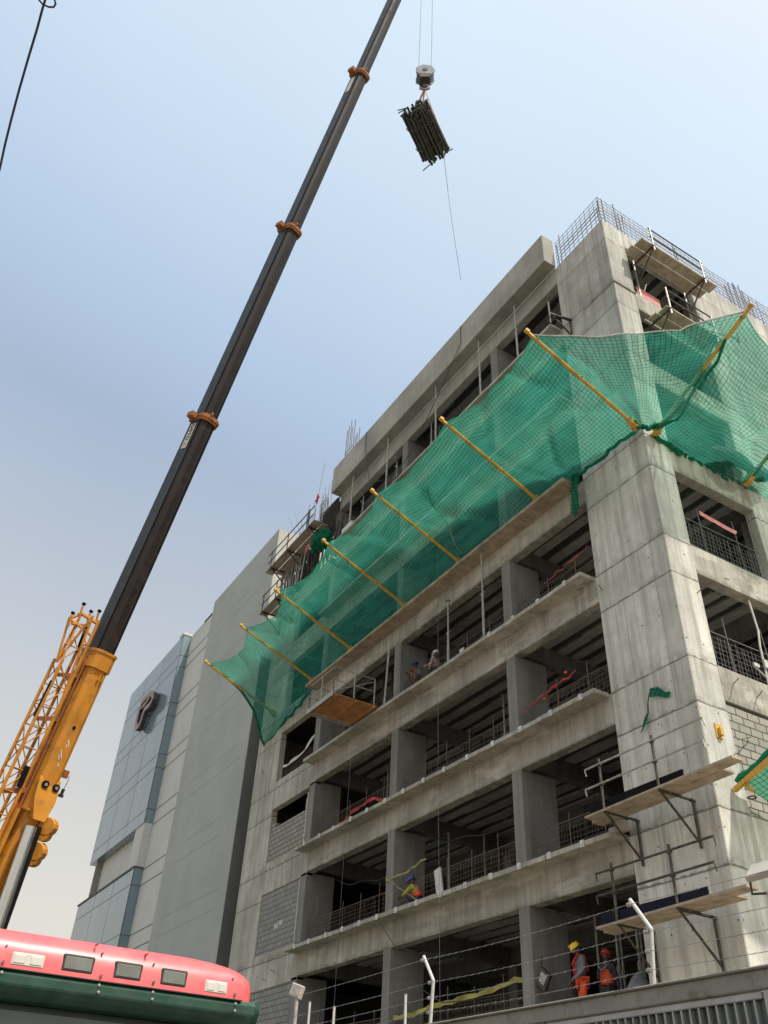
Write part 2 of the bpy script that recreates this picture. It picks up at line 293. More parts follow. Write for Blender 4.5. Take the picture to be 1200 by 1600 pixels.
def netmat(name, cell, col, op, cordw):
    m, ns, ln, b = nmat(name); ns.remove(b)
    out = [n for n in ns if n.type == 'OUTPUT_MATERIAL'][0]
    uv = N(ns, 'ShaderNodeUVMap'); sx = N(ns, 'ShaderNodeSeparateXYZ')
    nz = N(ns, 'ShaderNodeTexNoise'); nz.inputs['Scale'].default_value = 0.7; nz.inputs['Detail'].default_value = 3
    ln.new(uv.outputs[0], nz.inputs['Vector'])
    sc = N(ns, 'ShaderNodeVectorMath', operation='SCALE'); ln.new(nz.outputs['Color'], sc.inputs[0]); sc.inputs['Scale'].default_value = 0.3
    ad = N(ns, 'ShaderNodeVectorMath', operation='ADD'); ln.new(uv.outputs[0], ad.inputs[0]); ln.new(sc.outputs[0], ad.inputs[1])
    ln.new(ad.outputs[0], sx.inputs[0])
    ls = []
    for k in (0, 1):
        fr = mathn(ns, ln, 'FRACT', mathn(ns, ln, 'DIVIDE', sx.outputs[k], cell))
        ls.append(mathn(ns, ln, 'LESS_THAN', fr, cordw / cell))
    cord = mathn(ns, ln, 'MAXIMUM', ls[0], ls[1])
    f = noisef(ns, ln, uv.outputs[0], 0.55, 0.3, 0.7, 5)
    f2 = noisef(ns, ln, mapv(ns, ln, uv.outputs[0], (1, 4, 1)), 0.8, 0.35, 0.65, 5)
    c = mixc(ns, ln, f, tuple(x * 0.8 for x in col), tuple(x * 1.15 for x in col))
    di = N(ns, 'ShaderNodeBsdfDiffuse'); tr = N(ns, 'ShaderNodeBsdfTranslucent'); tp = N(ns, 'ShaderNodeBsdfTransparent')
    ln.new(c, di.inputs[0]); ln.new(c, tr.inputs[0])
    m1 = N(ns, 'ShaderNodeMixShader'); m1.inputs[0].default_value = 0.6
    ln.new(di.outputs[0], m1.inputs[1]); ln.new(tr.outputs[0], m1.inputs[2])
    tp.inputs[0].default_value = (0.75, 1.0, 0.88, 1)
    m2 = N(ns, 'ShaderNodeMixShader')
    ln.new(mathn(ns, ln, 'ADD', mathn(ns, ln, 'MULTIPLY', f2, 0.14), op - 0.07), m2.inputs[0])
    ln.new(tp.outputs[0], m2.inputs[1]); ln.new(m1.outputs[0], m2.inputs[2])
    dk = N(ns, 'ShaderNodeBsdfDiffuse'); dk.inputs[0].default_value = (0.008, 0.03, 0.022, 1)
    m3 = N(ns, 'ShaderNodeMixShader'); ln.new(mathn(ns, ln, 'MULTIPLY', cord, 0.85), m3.inputs[0])
    ln.new(m2.outputs[0], m3.inputs[1]); ln.new(dk.outputs[0], m3.inputs[2])
    ln.new(m3.outputs[0], out.inputs[0])
    return m
M['net'] = netmat('green_shade_net', 0.12, (0.07, 0.40, 0.295), 0.54, 0.012)
M['netlow'] = netmat('dense_green_net', 0.14, (0.10, 0.33, 0.21), 0.88, 0.016)
M['netdark'] = netmat('bunched_green_net', 0.12, (0.03, 0.27, 0.17), 0.9, 0.017)
def plaid():
    m, ns, ln, b = nmat('pink_checked_cloth')
    tcn = N(ns, 'ShaderNodeTexCoord'); ch = N(ns, 'ShaderNodeTexChecker'); ln.new(tcn.outputs['Object'], ch.inputs[0])
    ch.inputs[1].default_value = (0.55, 0.38, 0.36, 1); ch.inputs[2].default_value = (0.18, 0.12, 0.13, 1); ch.inputs[3].default_value = 16
    ln.new(ch.outputs[0], b.inputs['Base Color']); b.inputs['Roughness'].default_value = 0.9; return m
M['plaid'] = plaid()
# ---------------------------------------------------------------- mesh helpers
class MB:
    def __init__(s): s.v = []; s.f = []; s.uv = None; s.mi = None
    def box(s, x0, x1, y0, y1, z0, z1):
        x0, x1 = sorted((x0, x1)); y0, y1 = sorted((y0, y1)); z0, z1 = sorted((z0, z1))
        n = len(s.v)
        s.v += [(x0, y0, z0), (x1, y0, z0), (x1, y1, z0), (x0, y1, z0), (x0, y0, z1), (x1, y0, z1), (x1, y1, z1), (x0, y1, z1)]
        s.f += [tuple(n + i for i in q) for q in ((0, 3, 2, 1), (4, 5, 6, 7), (0, 1, 5, 4), (1, 2, 6, 5), (2, 3, 7, 6), (3, 0, 4, 7))]
        return s
    def obox(s, c, ax, hs):   # oriented box: centre, three unit axes, half sizes
        n = len(s.v); c = V(c)
        for k in ((-1, -1, -1), (1, -1, -1), (1, 1, -1), (-1, 1, -1), (-1, -1, 1), (1, -1, 1), (1, 1, 1), (-1, 1, 1)):
            s.v.append(tuple(c + ax[0] * (k[0] * hs[0]) + ax[1] * (k[1] * hs[1]) + ax[2] * (k[2] * hs[2])))
        s.f += [tuple(n + i for i in q) for q in ((0, 3, 2, 1), (4, 5, 6, 7), (0, 1, 5, 4), (1, 2, 6, 5), (2, 3, 7, 6), (3, 0, 4, 7))]
        return s
    def bar(s, p, q, r, n=6, r2=None, cap=True):
        p = V(p); q = V(q); d = q - p
        if d.length < 1e-6: return s
        d.normalize(); up = V((0, 0, 1)) if abs(d.z) < 0.9 else V((1, 0, 0))
        a = d.cross(up).normalized(); b = d.cross(a); r2 = r if r2 is None else r2; k = len(s.v)
        for c, rr in ((p, r), (q, r2)):
            for i in range(n):
                t = 2 * math.pi * (i + .5) / n
                s.v.append(tuple(c + a * (rr * math.cos(t)) + b * (rr * math.sin(t))))
        for i in range(n): s.f.append((k + i, k + (i + 1) % n, k + n + (i + 1) % n, k + n + i))
        if cap: s.f.append(tuple(k + n - 1 - i for i in range(n))); s.f.append(tuple(k + n + i for i in range(n)))
        return s
    def tube(s, pts, r, n=6):
        pts = [V(p) for p in pts]; k = len(s.v)
        for j, p in enumerate(pts):
            d = (pts[min(j + 1, len(pts) - 1)] - pts[max(j - 1, 0)]).normalized()
            up = V((0, 0, 1)) if abs(d.z) < 0.95 else V((1, 0, 0))
            a = d.cross(up).normalized(); b = d.cross(a)
            for i in range(n):
                t = 2 * math.pi * i / n; s.v.append(tuple(p + a * (r * math.cos(t)) + b * (r * math.sin(t))))
        for j in range(len(pts) - 1):
            for i in range(n): s.f.append((k + j * n + i, k + j * n + (i + 1) % n, k + (j + 1) * n + (i + 1) % n, k + (j + 1) * n + i))
        s.f.append(tuple(k + n - 1 - i for i in range(n))); e = k + (len(pts) - 1) * n; s.f.append(tuple(e + i for i in range(n)))
        return s
    def prism(s, prof, p, q, ax, ay, s2=1.0):   # profile (list of 2d) swept p->q
        n = len(prof); k = len(s.v); p = V(p); q = V(q)
        for c, sc in ((p, 1.0), (q, s2)):
            for (a, b) in prof: s.v.append(tuple(c + ax * (a * sc) + ay * (b * sc)))
        for i in range(n): s.f.append((k + i, k + (i + 1) % n, k + n + (i + 1) % n, k + n + i))
        s.f.append(tuple(k + n - 1 - i for i in range(n))); s.f.append(tuple(k + n + i for i in range(n)))
        return s
    def grid(s, pts, nu, nv, uvs=None):
        k = len(s.v); s.v += [tuple(p) for p in pts]
        for j in range(nv - 1):
            for i in range(nu - 1):
                s.f.append((k + j * nu + i, k + j * nu + i + 1, k + (j + 1) * nu + i + 1, k + (j + 1) * nu + i))
        if uvs: s.uv = (s.uv or []) + uvs
        return s
    def sphere(s, c, r, nu=12, nv=8, sc=(1, 1, 1), v0=0.0, v1=1.0):
        k = len(s.v)
        for j in range(nv + 1):
            ph = math.pi * (v0 + (v1 - v0) * j / nv)
            for i in range(nu):
                t = 2 * math.pi * i / nu
                s.v.append((c[0] + r * sc[0] * math.sin(ph) * math.cos(t), c[1] + r * sc[1] * math.sin(ph) * math.sin(t), c[2] + r * sc[2] * math.cos(ph)))
        for j in range(nv):
            for i in range(nu): s.f.append((k + j * nu + i, k + (j + 1) * nu + i, k + (j + 1) * nu + (i + 1) % nu, k + j * nu + (i + 1) % nu))
        return s
    def build(s, name, mat, parent=None, smooth=False, bevel=0, label=None):
        me = bpy.data.meshes.new(name)
        off = V(parent_loc(parent)) if parent else V((0, 0, 0))
        me.from_pydata([tuple(V(p) - off) for p in s.v], [], s.f); me.materials.append(M[mat] if isinstance(mat, str) else mat)
        if s.uv:
            l = me.uv_layers.new(name='UVMap')
            for lp in me.loops: l.data[lp.index].uv = s.uv[lp.vertex_index]
        if smooth:
            for p in me.polygons: p.use_smooth = True
        me.validate(); me.update()
        o = bpy.data.objects.new(name, me); COL.objects.link(o)
        if parent: o.parent = parent
        if bevel:
            b = o.modifiers.new('Bevel', 'BEVEL'); b.width = bevel; b.segments = 1; b.limit_method = 'ANGLE'
        if label: o['label'] = label
        return o
def parent_loc(o):
    l = V((0, 0, 0))
    while o: l += o.location; o = o.parent
    return l
def tag(o, label=None, cat=None, group=None, kind=None):
    if label: o['label'] = label
    if cat: o['category'] = cat
    if group: o['group'] = group
    if kind: o['kind'] = kind
    return o
def thing(name, label, cat, loc=(0, 0, 0), group=None):
    o = bpy.data.objects.new(name, None); COL.objects.link(o); o.location = loc; o.empty_display_size = 0.3
    return tag(o, label, cat, group)
def kids(o): return [c for c in bpy.data.objects if c.parent == o]
def copy_tree(o, parent=None):
    ch = kids(o); c = o.copy(); COL.objects.link(c); c.parent = parent
    for k in ch: copy_tree(k, c)
    return c
def lerp(a, b, t): return V(a) * (1 - t) + V(b) * t
def nz3(p, s): return noise.noise(V(p) * s)
# ================================================================ ground and street
g = MB().box(-600, 600, -600, 600, -0.5, 0).build('ground', 'earth'); tag(g, kind='structure')
g = MB().box(-200, 200, -40, -10.6, -0.3, 0.004).build('road', 'asphalt'); tag(g, kind='structure')
g = MB().box(-200, 200, -10.6, -8.6, -0.3, 0.13).build('pavement', 'kerb'); tag(g, kind='structure')
g = MB()
for k in range(-20, 20): g.box(k * 6, k * 6 + 3, -24.2, -24.05, 0.0, 0.008)
g = g.build('road_marking', 'white'); tag(g, kind='structure')
# ================================================================ the concrete building
B = thing('unfinished_building', 'unfinished grey concrete frame building with open floors, corner pier and long roof parapet', 'building')
FT = [0.92, 4.65, 8.4, 12.15, 15.9, 19.6, 23.35, 27.1, 30.7]
DEP = 15.0
XL = -27.3
# corner pier (front leaf + side leaf)
p = MB()
p.v = [(-2.7, 0, 0), (0, 0, 0), (0, 1.04, 0), (-0.4, 1.04, 0), (-0.4, 0.42, 0), (-2.7, 0.42, 0)]
p.v += [(x, y, 30.7) for x, y, z in p.v]
p.f = [(5, 4, 3, 2, 1, 0), (6, 7, 8, 9, 10, 11)] + [(i, (i + 1) % 6, 6 + (i + 1) % 6, 6 + i) for i in range(6)]
p.build('corner_pier', 'tower', B, bevel=0.02)
MB().box(-1.5, 0.03, -0.04, 0, 26.92, 26.97).box(0, 0.05, 0, 1.04, 26.92, 26.97).build('string_course', 'tower', B)
# beams, slabs, ledges, joists per floor
for i, z in enumerate(FT):
    if i == 0: continue
    xl = -20.4 if i == 8 else -20.3
    bm = MB().box(xl, -2.7, 0.0, 0.35, z - 0.9, z - 0.02)
    bm.build('edge_beam', 'beam' if i < 8 else 'parapet', B, bevel=0.015)
    MB().box(-0.35, -0.01, 1.04, 4.52, z - 0.97, z).build('edge_beam', 'beam' if i < 8 else 'tower', B, bevel=0.015)
    MB().box((xl if i == 8 else XL + 0.3), -0.36, 0.36, DEP, z - 0.10, z - 0.03).build('floor_slab', 'slab', B)
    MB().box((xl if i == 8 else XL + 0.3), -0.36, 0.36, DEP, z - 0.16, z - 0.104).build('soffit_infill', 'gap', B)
    j = MB(); y = 0.40
    while y < DEP - 0.5:
        for (xa, xb) in ((-20.2, -14.0), (-13.6, -7.0), (-6.6, -0.4)):
            x = xa + 0.02
            while x < xb - 0.1:
                w = min(R_.uniform(1.0, 1.6), xb - x); jy = R_.uniform(-0.04, 0.04)
                j.box(x, x + w - 0.012, y + jy, y + 0.36 + jy + R_.uniform(-0.05, 0.05), z - 0.225 - R_.uniform(0, 0.02), z - 0.14)
                x += w
        y += 0.68
    j.build('ribbed_soffit', 'slab', B)
    if i < 8:
        for y in (4.9, 9.8):
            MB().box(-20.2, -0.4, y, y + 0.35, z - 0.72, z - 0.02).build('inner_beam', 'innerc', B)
    for x in (-20.7, -14.0, -7.0):
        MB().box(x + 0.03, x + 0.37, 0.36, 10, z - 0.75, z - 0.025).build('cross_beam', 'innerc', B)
# ledges
for i in range(1, 8):
    z = FT[i]; L = MB(); x = -20.62 if i != 5 else -21.0; xe = -2.78
    if i == 5: xe = -2.95
    while x < xe - 0.01:
        w = min(R_.uniform(2.2, 3.6), xe - x); yy = -0.52 if i != 5 else -0.62; jz = R_.uniform(-0.012, 0.012)
        L.box(x, x + w - 0.008, yy - R_.uniform(0, 0.012), 0.0 if True else 0, z - 0.11 + jz, z + 0.012 + jz); x += w
    L.build('slab_ledge', 'plank' if i == 5 else 'beam', B)
# bright small form ties on the ledge edges
for i in (2, 3, 4):
    x = -19.7
    while x < -3.2:
        if i != 4 or x > -8: MB().box(x, x + 0.13, -0.56, -0.53, FT[i] - 0.13, FT[i] + 0.03).box(x + .02, x + .09, -0.58, -0.555, FT[i] - 0.08, FT[i] - 0.0).build('edge_clip', 'clip', B)
        x += 1.25 + R_.uniform(-0.1, 0.1)
# columns
for k in range(8):
    z0 = FT[k]; z1 = FT[k + 1] - 0.9
    for (xa, xb) in ((-7.05, -6.6), (-14.06, -13.6)):
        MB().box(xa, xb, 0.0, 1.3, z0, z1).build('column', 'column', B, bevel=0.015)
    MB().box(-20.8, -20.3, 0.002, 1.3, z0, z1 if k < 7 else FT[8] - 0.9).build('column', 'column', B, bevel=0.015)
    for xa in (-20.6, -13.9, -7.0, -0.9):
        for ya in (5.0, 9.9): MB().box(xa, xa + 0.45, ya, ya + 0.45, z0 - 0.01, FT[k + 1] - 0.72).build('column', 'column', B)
# end wall with its window bay
ew = MB().box(XL, -24.55, 0.0, 0.3, 0, 27.0)
ew.build('end_wall', 'endwall', B, bevel=0.02)
for k in range(1, 7):
    z = FT[k]
    up = 0.30 if k != 5 else 0.30
    MB().box(-24.55, -20.3, 0.002, 0.3, z - (1.02 if k < 5 else 0.95), z + up).build('spandrel', 'endwall', B, bevel=0.02)
MB().box(-24.55, -20.8, 0.002, 0.3, 25.9, 27.0).build('spandrel', 'endwall', B)
MB().box(-24.55, -20.81, 0.06, 0.28, FT[3] + 0.30, 13.97).build('block_infill', 'block', B)
MB().box(-24.55, -24.1, 0.07, 0.28, 13.97, 14.2).box(-21.15, -20.81, 0.07, 0.28, 13.97, 14.45).build('block_infill', 'block', B)
MB().box(-24.55, -20.87, 0.04, 0.28, FT[2] + 0.30, FT[3] - 1.02).build('block_infill', 'blockd', B)
MB().box(-24.55, -20.87, 0.04, 0.28, FT[1] + 0.30, FT[2] - 1.02).build('block_infill', 'blockd', B)
MB().box(-24.55, -20.87, 0.04, 0.28, 0, FT[1] - 1.02).build('block_infill', 'blockd', B)
for z0, z1 in ((FT[2] + 0.3, FT[3] - 1.05), (FT[3] + 0.3, FT[4] - 1.25)): MB().box(-20.88, -20.84, -0.01, 0.03, z0, z1).build('corner_bead', 'foam', B)
MB().box(-22.95, -22.6, 0.03, 0.045, 9.55, 9.72).box(-22.5, -22.2, 0.03, 0.045, 9.62, 9.79).build('patched_blocks', 'lightnb', B)
# side walls
for i, z in enumerate(FT):
    pass
MB().box(-0.35, -0.005, 4.5, 10.5, 8.4, 30.7).build('side_wall', 'tower', B, bevel=0.02)
MB().box(-0.35, -0.005, 1.04, DEP, 0, 8.4).build('side_wall', 'tower', B)
MB().box(-0.30, -0.06, 1.04, 4.5, 8.4, 11.12).build('block_infill', 'block', B)
MB().box(-0.35, 0, 10.5, DEP, 8.4, 30.7).build('side_wall', 'beam', B)
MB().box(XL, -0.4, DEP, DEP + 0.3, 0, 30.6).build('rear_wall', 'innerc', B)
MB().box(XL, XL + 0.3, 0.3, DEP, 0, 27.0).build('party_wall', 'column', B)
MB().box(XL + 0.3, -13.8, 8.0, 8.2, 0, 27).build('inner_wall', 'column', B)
# roof parapet
MB().box(-20.4, -2.62, -0.60, -0.001, 30.75, 32.5).build('roof_parapet', 'parapet', B, bevel=0.02)
MB().box(-20.4, -2.7, 0.0, 0.35, 30.68, 30.76).build('roof_kerb', 'parapet', B)
MB().box(-9.6, -9.3, -0.3, -0.05, 32.5, 33.0).build('stub_post', 'gap', B)
# pipes and conduit stubs, white pipes in the side opening
c = MB()
c.tube([(-0.12, 3.2, 14.9), (-0.1, 3.25, 13.9), (-0.1, 3.15, 13.4), (-0.1, 3.1, 12.2)], 0.03)
c.tube([(-0.12, 4.15, 14.9), (-0.12, 4.0, 14.3), (-0.1, 4.1, 13.6), (-0.1, 4.4, 12.6), (-0.1, 4.4, 12.35), (-0.1, 3.2, 12.4), (-0.1, 2.7, 12.65)], 0.025)
c.tube([(-0.2, 4.3, 14.9), (-0.2, 4.5, 13.2)], 0.025)
c.build('white_conduit', 'white', B)
MB().box(-0.08, -0.02, 3.05, 3.2, 12.72, 12.95).box(-0.08, -0.02, 2.6, 2.8, 12.62, 12.72).build('junction_box', 'white', B)
c = MB()
for a, b in (((0, 0.85, 14.2), (0.35, 0.95, 14.4)), ((0, 1.5, 11.75), (0.33, 1.3, 11.72)), ((0, 2.3, 11.6), (0.35, 2.1, 11.6)), ((0, 2.2, 15.2), (0.1, 2.25, 15.1)),
             ((-2.5, 0, 15.3), (-2.3, -0.35, 15.25)), ((-22.4, 0, 7.9), (-22.0, -0.35, 7.9)), ((-23.2, 0, 7.7), (-22.7, -0.35, 7.65)), ((-26.2, 0, 17.1), (-25.7, -0.3, 17.1)),
             ((0, 1.7, 10.4), (0.3, 0.75, 9.98))):
    c.bar(a, b, 0.013, 5)
c.build('protruding_bars', 'rebar', B)
# roof starter mesh
def mesh_fence(mb, p, q, h, sp, r, jit=0.0, hv=None):
    p = V(p); q = V(q); L = (q - p).length; n = max(2, int(L / sp)); hv = hv or sp
    for k in range(n + 1):
        a = lerp(p, q, k / n); t = V((R_.uniform(-jit, jit), R_.uniform(-jit, jit), h + R_.uniform(-jit, jit) * 1.2))
        mb.bar(a, a + t, r, 3, cap=False)
    k = 0
    z = hv * 0.6
    while z < h:
        m = max(2, int(L / 1.2)); pts = [lerp(p, q, j / m) + V((0, R_.uniform(-jit, jit) * .5, z + R_.uniform(-jit, jit) * .4)) for j in range(m + 1)]
        for j in range(m): mb.bar(pts[j], pts[j + 1], r, 3, cap=False)
        z += hv
rm = MB(); mesh_fence(rm, (-0.08, 0.08, 30.7), (-0.08, 14, 30.7), 1.75, 0.24, 0.012, 0.025, 0.22); rm.build('roof_starter_mesh', 'rebarg', B)
rm = MB(); mesh_fence(rm, (-0.3, 0.3, 30.7), (-0.3, 14, 30.7), 1.7, 0.24, 0.011, 0.025, 0.24); rm.build('roof_starter_mesh', 'rebarg', B)
rm = MB(); mesh_fence(rm, (-2.6, 0.08, 30.7), (-0.08, 0.08, 30.7), 1.75, 0.24, 0.012, 0.02, 0.22); mesh_fence(rm, (-2.6, 0.35, 30.7), (-0.3, 0.35, 30.7), 1.7, 0.24, 0.011, 0.02, 0.24)
rm.build('roof_starter_mesh', 'rebarg', B)
for (x, y) in [(-0.1, 0.15), (-0.1, 0.35), (-0.1, 0.95), (-0.1, 1.15), (-0.1, 1.3), (-0.35, 0.3), (-2.5, 0.1), (-2.35, 0.1), (-0.1, 7.3), (-0.1, 7.5), (-0.1, 7.75), (-0.1, 7.95), (-0.1, 8.2), (-0.1, 8.45), (-0.1, 8.7), (-0.1, 9.3), (-0.1, 4.2), (-0.1, 4.4)]:
    MB().bar((x, y, 30.65), (x + R_.uniform(-.05, .05), y + R_.uniform(-.05, .05), 32.4 + R_.uniform(-.3, .4)), 0.02, 5).build('starter_bar', 'rebarg', B)
for k in range(9):
    x = -19.75 + (k % 5) * 0.22; y = -0.3 + (k // 5) * 0.45
    MB().bar((x, y, 32.0), (x + R_.uniform(-.05, .05), y, 35.0 + R_.uniform(-.3, .5)), 0.024, 5).build('starter_bar', 'rebarg', B)
for z in (33.0, 33.3): MB().box(-19.8, -18.85, -0.32, -0.30, z, z + 0.02).box(-19.82, -19.8, -.32, .17, z, z + .02).box(-19.8, -18.85, 0.15, 0.17, z, z + 0.02).build('column_tie', 'rebarg', B)
# ================================================================ neighbour
NB = thing('office_building', 'grey office block with blue glass front and looping brown sign, left of the concrete frame', 'building', (-40, 0, 0))
MB().box(-39.6, -28.9, 0.0, 14, 0, 33.9).build('wall', 'greynb', NB)
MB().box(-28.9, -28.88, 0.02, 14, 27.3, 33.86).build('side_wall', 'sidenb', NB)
MB().box(-28.9, -28.86, 0.02, 14, 0, 27.3).build('side_wall', 'lowerside', NB, label='darker lower side wall in the gap')
MB().box(-56.2, -39.6, 0.03, 12, 0, 32.9).build('wall', 'lightnb', NB)
MB().box(-41.5, -39.6, 0.1, 3, 32.9, 33.25).box(-43.9, -41.5, 0.1, 3, 32.9, 33.1).build('roof_membrane', 'black', NB)
zs = [31.31, 30.4, 27.58, 26.6, 23.8, 22.85, 20.05, 19.1, 16.32, 15.34, 12.51, 11.6, 8.75, 7.8, 5.0, 4.05]
ln_ = MB()
for z in zs:
    ln_.box(-43.8, -39.62, 0.012, 0.031, z - 0.02, z + 0.02)
ln_.build('panel_joints', 'line', NB)
ln_ = MB()
for z in zs: ln_.box(-39.6 + R_.uniform(0, 3), -28.95 - R_.uniform(0, 3.5), -0.003, 0.01, z - 0.009, z + 0.009)
ln_.build('panel_joints', 'faintline', NB)
gp = MB().box(-56.2, -43.8, -0.56, 0.02, 19.15, 33.0); gp.build('glass_bay', 'glass', NB)
gp = MB().box(-56.6, -43.8, -0.56, 0.02, 1.0, 16.35); gp.build('glass_bay', 'glass', NB)
gl = MB()
for z in zs:
    if z < 16.3 or z > 19.2: gl.box(-56.1, -43.79, -0.567, -0.55, z - 0.018, z + 0.018).box(-43.81, -43.788, -0.56, 0, z - 0.02, z + 0.02)
for x in (-47.9, -52.1): gl.box(x - .012, x + .012, -0.566, -0.55, 19.2, 32.9).box(x - .012, x + .012, -0.566, -0.55, 1, 16.3)
gl.box(-43.83, -43.785, -0.575, -0.54, 19.15, 33.0).box(-43.83, -43.785, -0.575, -0.54, 1, 16.35)
gl.box(-56.7, -43.75, -0.62, 0.0, 16.35, 16.45)
gl.build('glazing_bars', 'line', NB)
MB().box(-45.6, -43.8, -0.5, 0.02, 16.45, 19.15).build('recess_pier', 'lightnb', NB)
MB().box(-54.9, -54.6, -0.4, 0.02, 16.45, 19.15).build('recess_pier', 'gate', NB)
MB().box(-44.6, -43.75, -0.6, 0.1, 33.0, 33.2).build('coping', 'lightnb', NB)
# sign: looping raised mark built from thick strokes standing 0.5 m off the cladding
sg = thing('sign', None, None)
bpy.data.objects.remove(sg)
def stroke(mb, pts, w, y0, y1):
    P_ = [V((x, 0, z)) for x, z in pts]; k = len(mb.v); n = len(P_)
    for j, p_ in enumerate(P_):
        d = (P_[min(j + 1, n - 1)] - P_[max(j - 1, 0)]).normalized(); s_ = V((-d.z, 0, d.x)) * (w / 2)
        for y in (y0, y1):
            mb.v.append((p_.x - s_.x, y, p_.z - s_.z)); mb.v.append((p_.x + s_.x, y, p_.z + s_.z))
    for j in range(n - 1):
        a = k + j * 4; b_ = a + 4
        mb.f += [(a, a + 1, b_ + 1, b_), (a + 2, b_ + 2, b_ + 3, a + 3), (a, b_, b_ + 2, a + 2), (a + 1, a + 3, b_ + 3, b_ + 1)]
    mb.f += [(k, k + 2, k + 3, k + 1), (k + 4 * n - 4, k + 4 * n - 3, k + 4 * n - 1, k + 4 * n - 2)]
def signpx(u, v, y=-1.1):
    r = r_ * (u - 600) + d_ * (v - 800) + f_ * 1334.1
    t = (y - CAM.y) / r.y; q = CAM + r * t; return (q.x, q.z)
PTS = [(492, 575), (560, 490), (650, 395), (700, 425), (690, 500), (650, 590), (600, 650), (545, 700), (510, 790), (480, 900), (440, 1000), (390, 1050), (385, 960), (415, 820), (450, 690), (480, 655)]
pz = [signpx(180 + a / 12, 1050 + b / 12) for a, b in PTS]
xs = [a for a, b in pz]; zz_ = [b for a, b in pz]
s1 = MB(); stroke(s1, pz, 0.42, -1.1, -1.04)
PT2 = [(500, 660), (560, 590), (620, 500), (640, 470)]
stroke(s1, [signpx(180 + a / 12, 1050 + b / 12) for a, b in PT2], 0.3, -1.102, -1.042)
s1.build('sign_face', 'logo', NB)
s2 = MB(); stroke(s2, pz, 0.40, -1.04, -0.72); stroke(s2, [signpx(180 + a / 12, 1050 + b / 12) for a, b in PT2], 0.28, -1.042, -0.72)
s2.build('sign_return', 'logos', NB)
st_ = MB()
for k in (2, 5, 8, 11, 14): st_.bar((pz[k][0], -0.75, pz[k][1]), (pz[k][0], -0.55, pz[k][1]), 0.06)
st_.build('sign_standoffs', 'logos', NB)
# ================================================================ outriggers of the net
GP = 'yellow poles carrying the green safety net'
def outrigger(base, tip, label):
    base = V(base); tip = V(tip); o = thing('net_outrigger', label, 'pole', base, GP)
    d = (tip - base).normalized(); up = V((0, 0, 1)); a = d.cross(up).normalized(); b = a.cross(d)
    q = MB().prism([(-.043, -.05), (.043, -.05), (.043, .05), (-.043, .05)], base, tip, a, b); q.build('pole', 'poley', o, bevel=0.012)
    MB().obox(tip + d * 0.03 + b * 0.03, (a, d, b), (0.058, 0.07, 0.066)).build('end_cap', 'poley', o, bevel=0.01)
    q = MB().obox(base, (a, d, b), (0.085, 0.14, 0.10)).obox(base - d * 0.1 - V((0, 0, 0.1)), (V((1, 0, 0)), V((0, 1, 0)), V((0, 0, 1))), (0.12, 0.1, 0.02))
    q.build('foot_bracket', 'poley', o)
    q = MB()
    for t in (0.5, 0.92): q.bar(base + d * ((tip - base).length * t) - a * 0.08, base + d * ((tip - base).length * t) + a * 0.08, 0.02, 6)
    q.build('pin', 'steel', o)
    return o
fx = [0.02, -4.4, -8.86, -12.6, -16.95, -20.6, -24.88]
flab = ['yellow pole rising from the building corner, topmost of the front net poles', 'yellow front pole next to the corner one, its foot on the plank ledge',
        'third yellow front pole from the corner, tip in front of the upper open floor', 'fourth yellow front pole from the corner, tip below the bundled green sheet',
        'fifth yellow front pole from the corner, tip under the left scaffold platform', 'second yellow pole from the far left end of the front net', 'yellow pole at the far left end of the front net, leaning over the dark gap']
fp = []
for k, x in enumerate(fx):
    b0 = V((x, -0.45, 19.72)); t0 = V((x, -4.32, 21.32)); fp.append((b0, t0)); outrigger(b0, t0, flab[k])
sp_ = [(V((0.25, 0.35, 19.75)), V((4.15, 0.27, 21.3))), (V((0.30, 4.25, 19.6)), V((4.2, 4.3, 21.3))), (V((0.30, 8.6, 19.6)), V((4.2, 8.6, 21.3)))]
for k, (b0, t0) in enumerate(sp_[:2]):
    outrigger(b0, t0, ['thick yellow pole rising right across the side net, tip against the tower', 'yellow pole cut by the right edge, its foot beside the dark heap'][k])
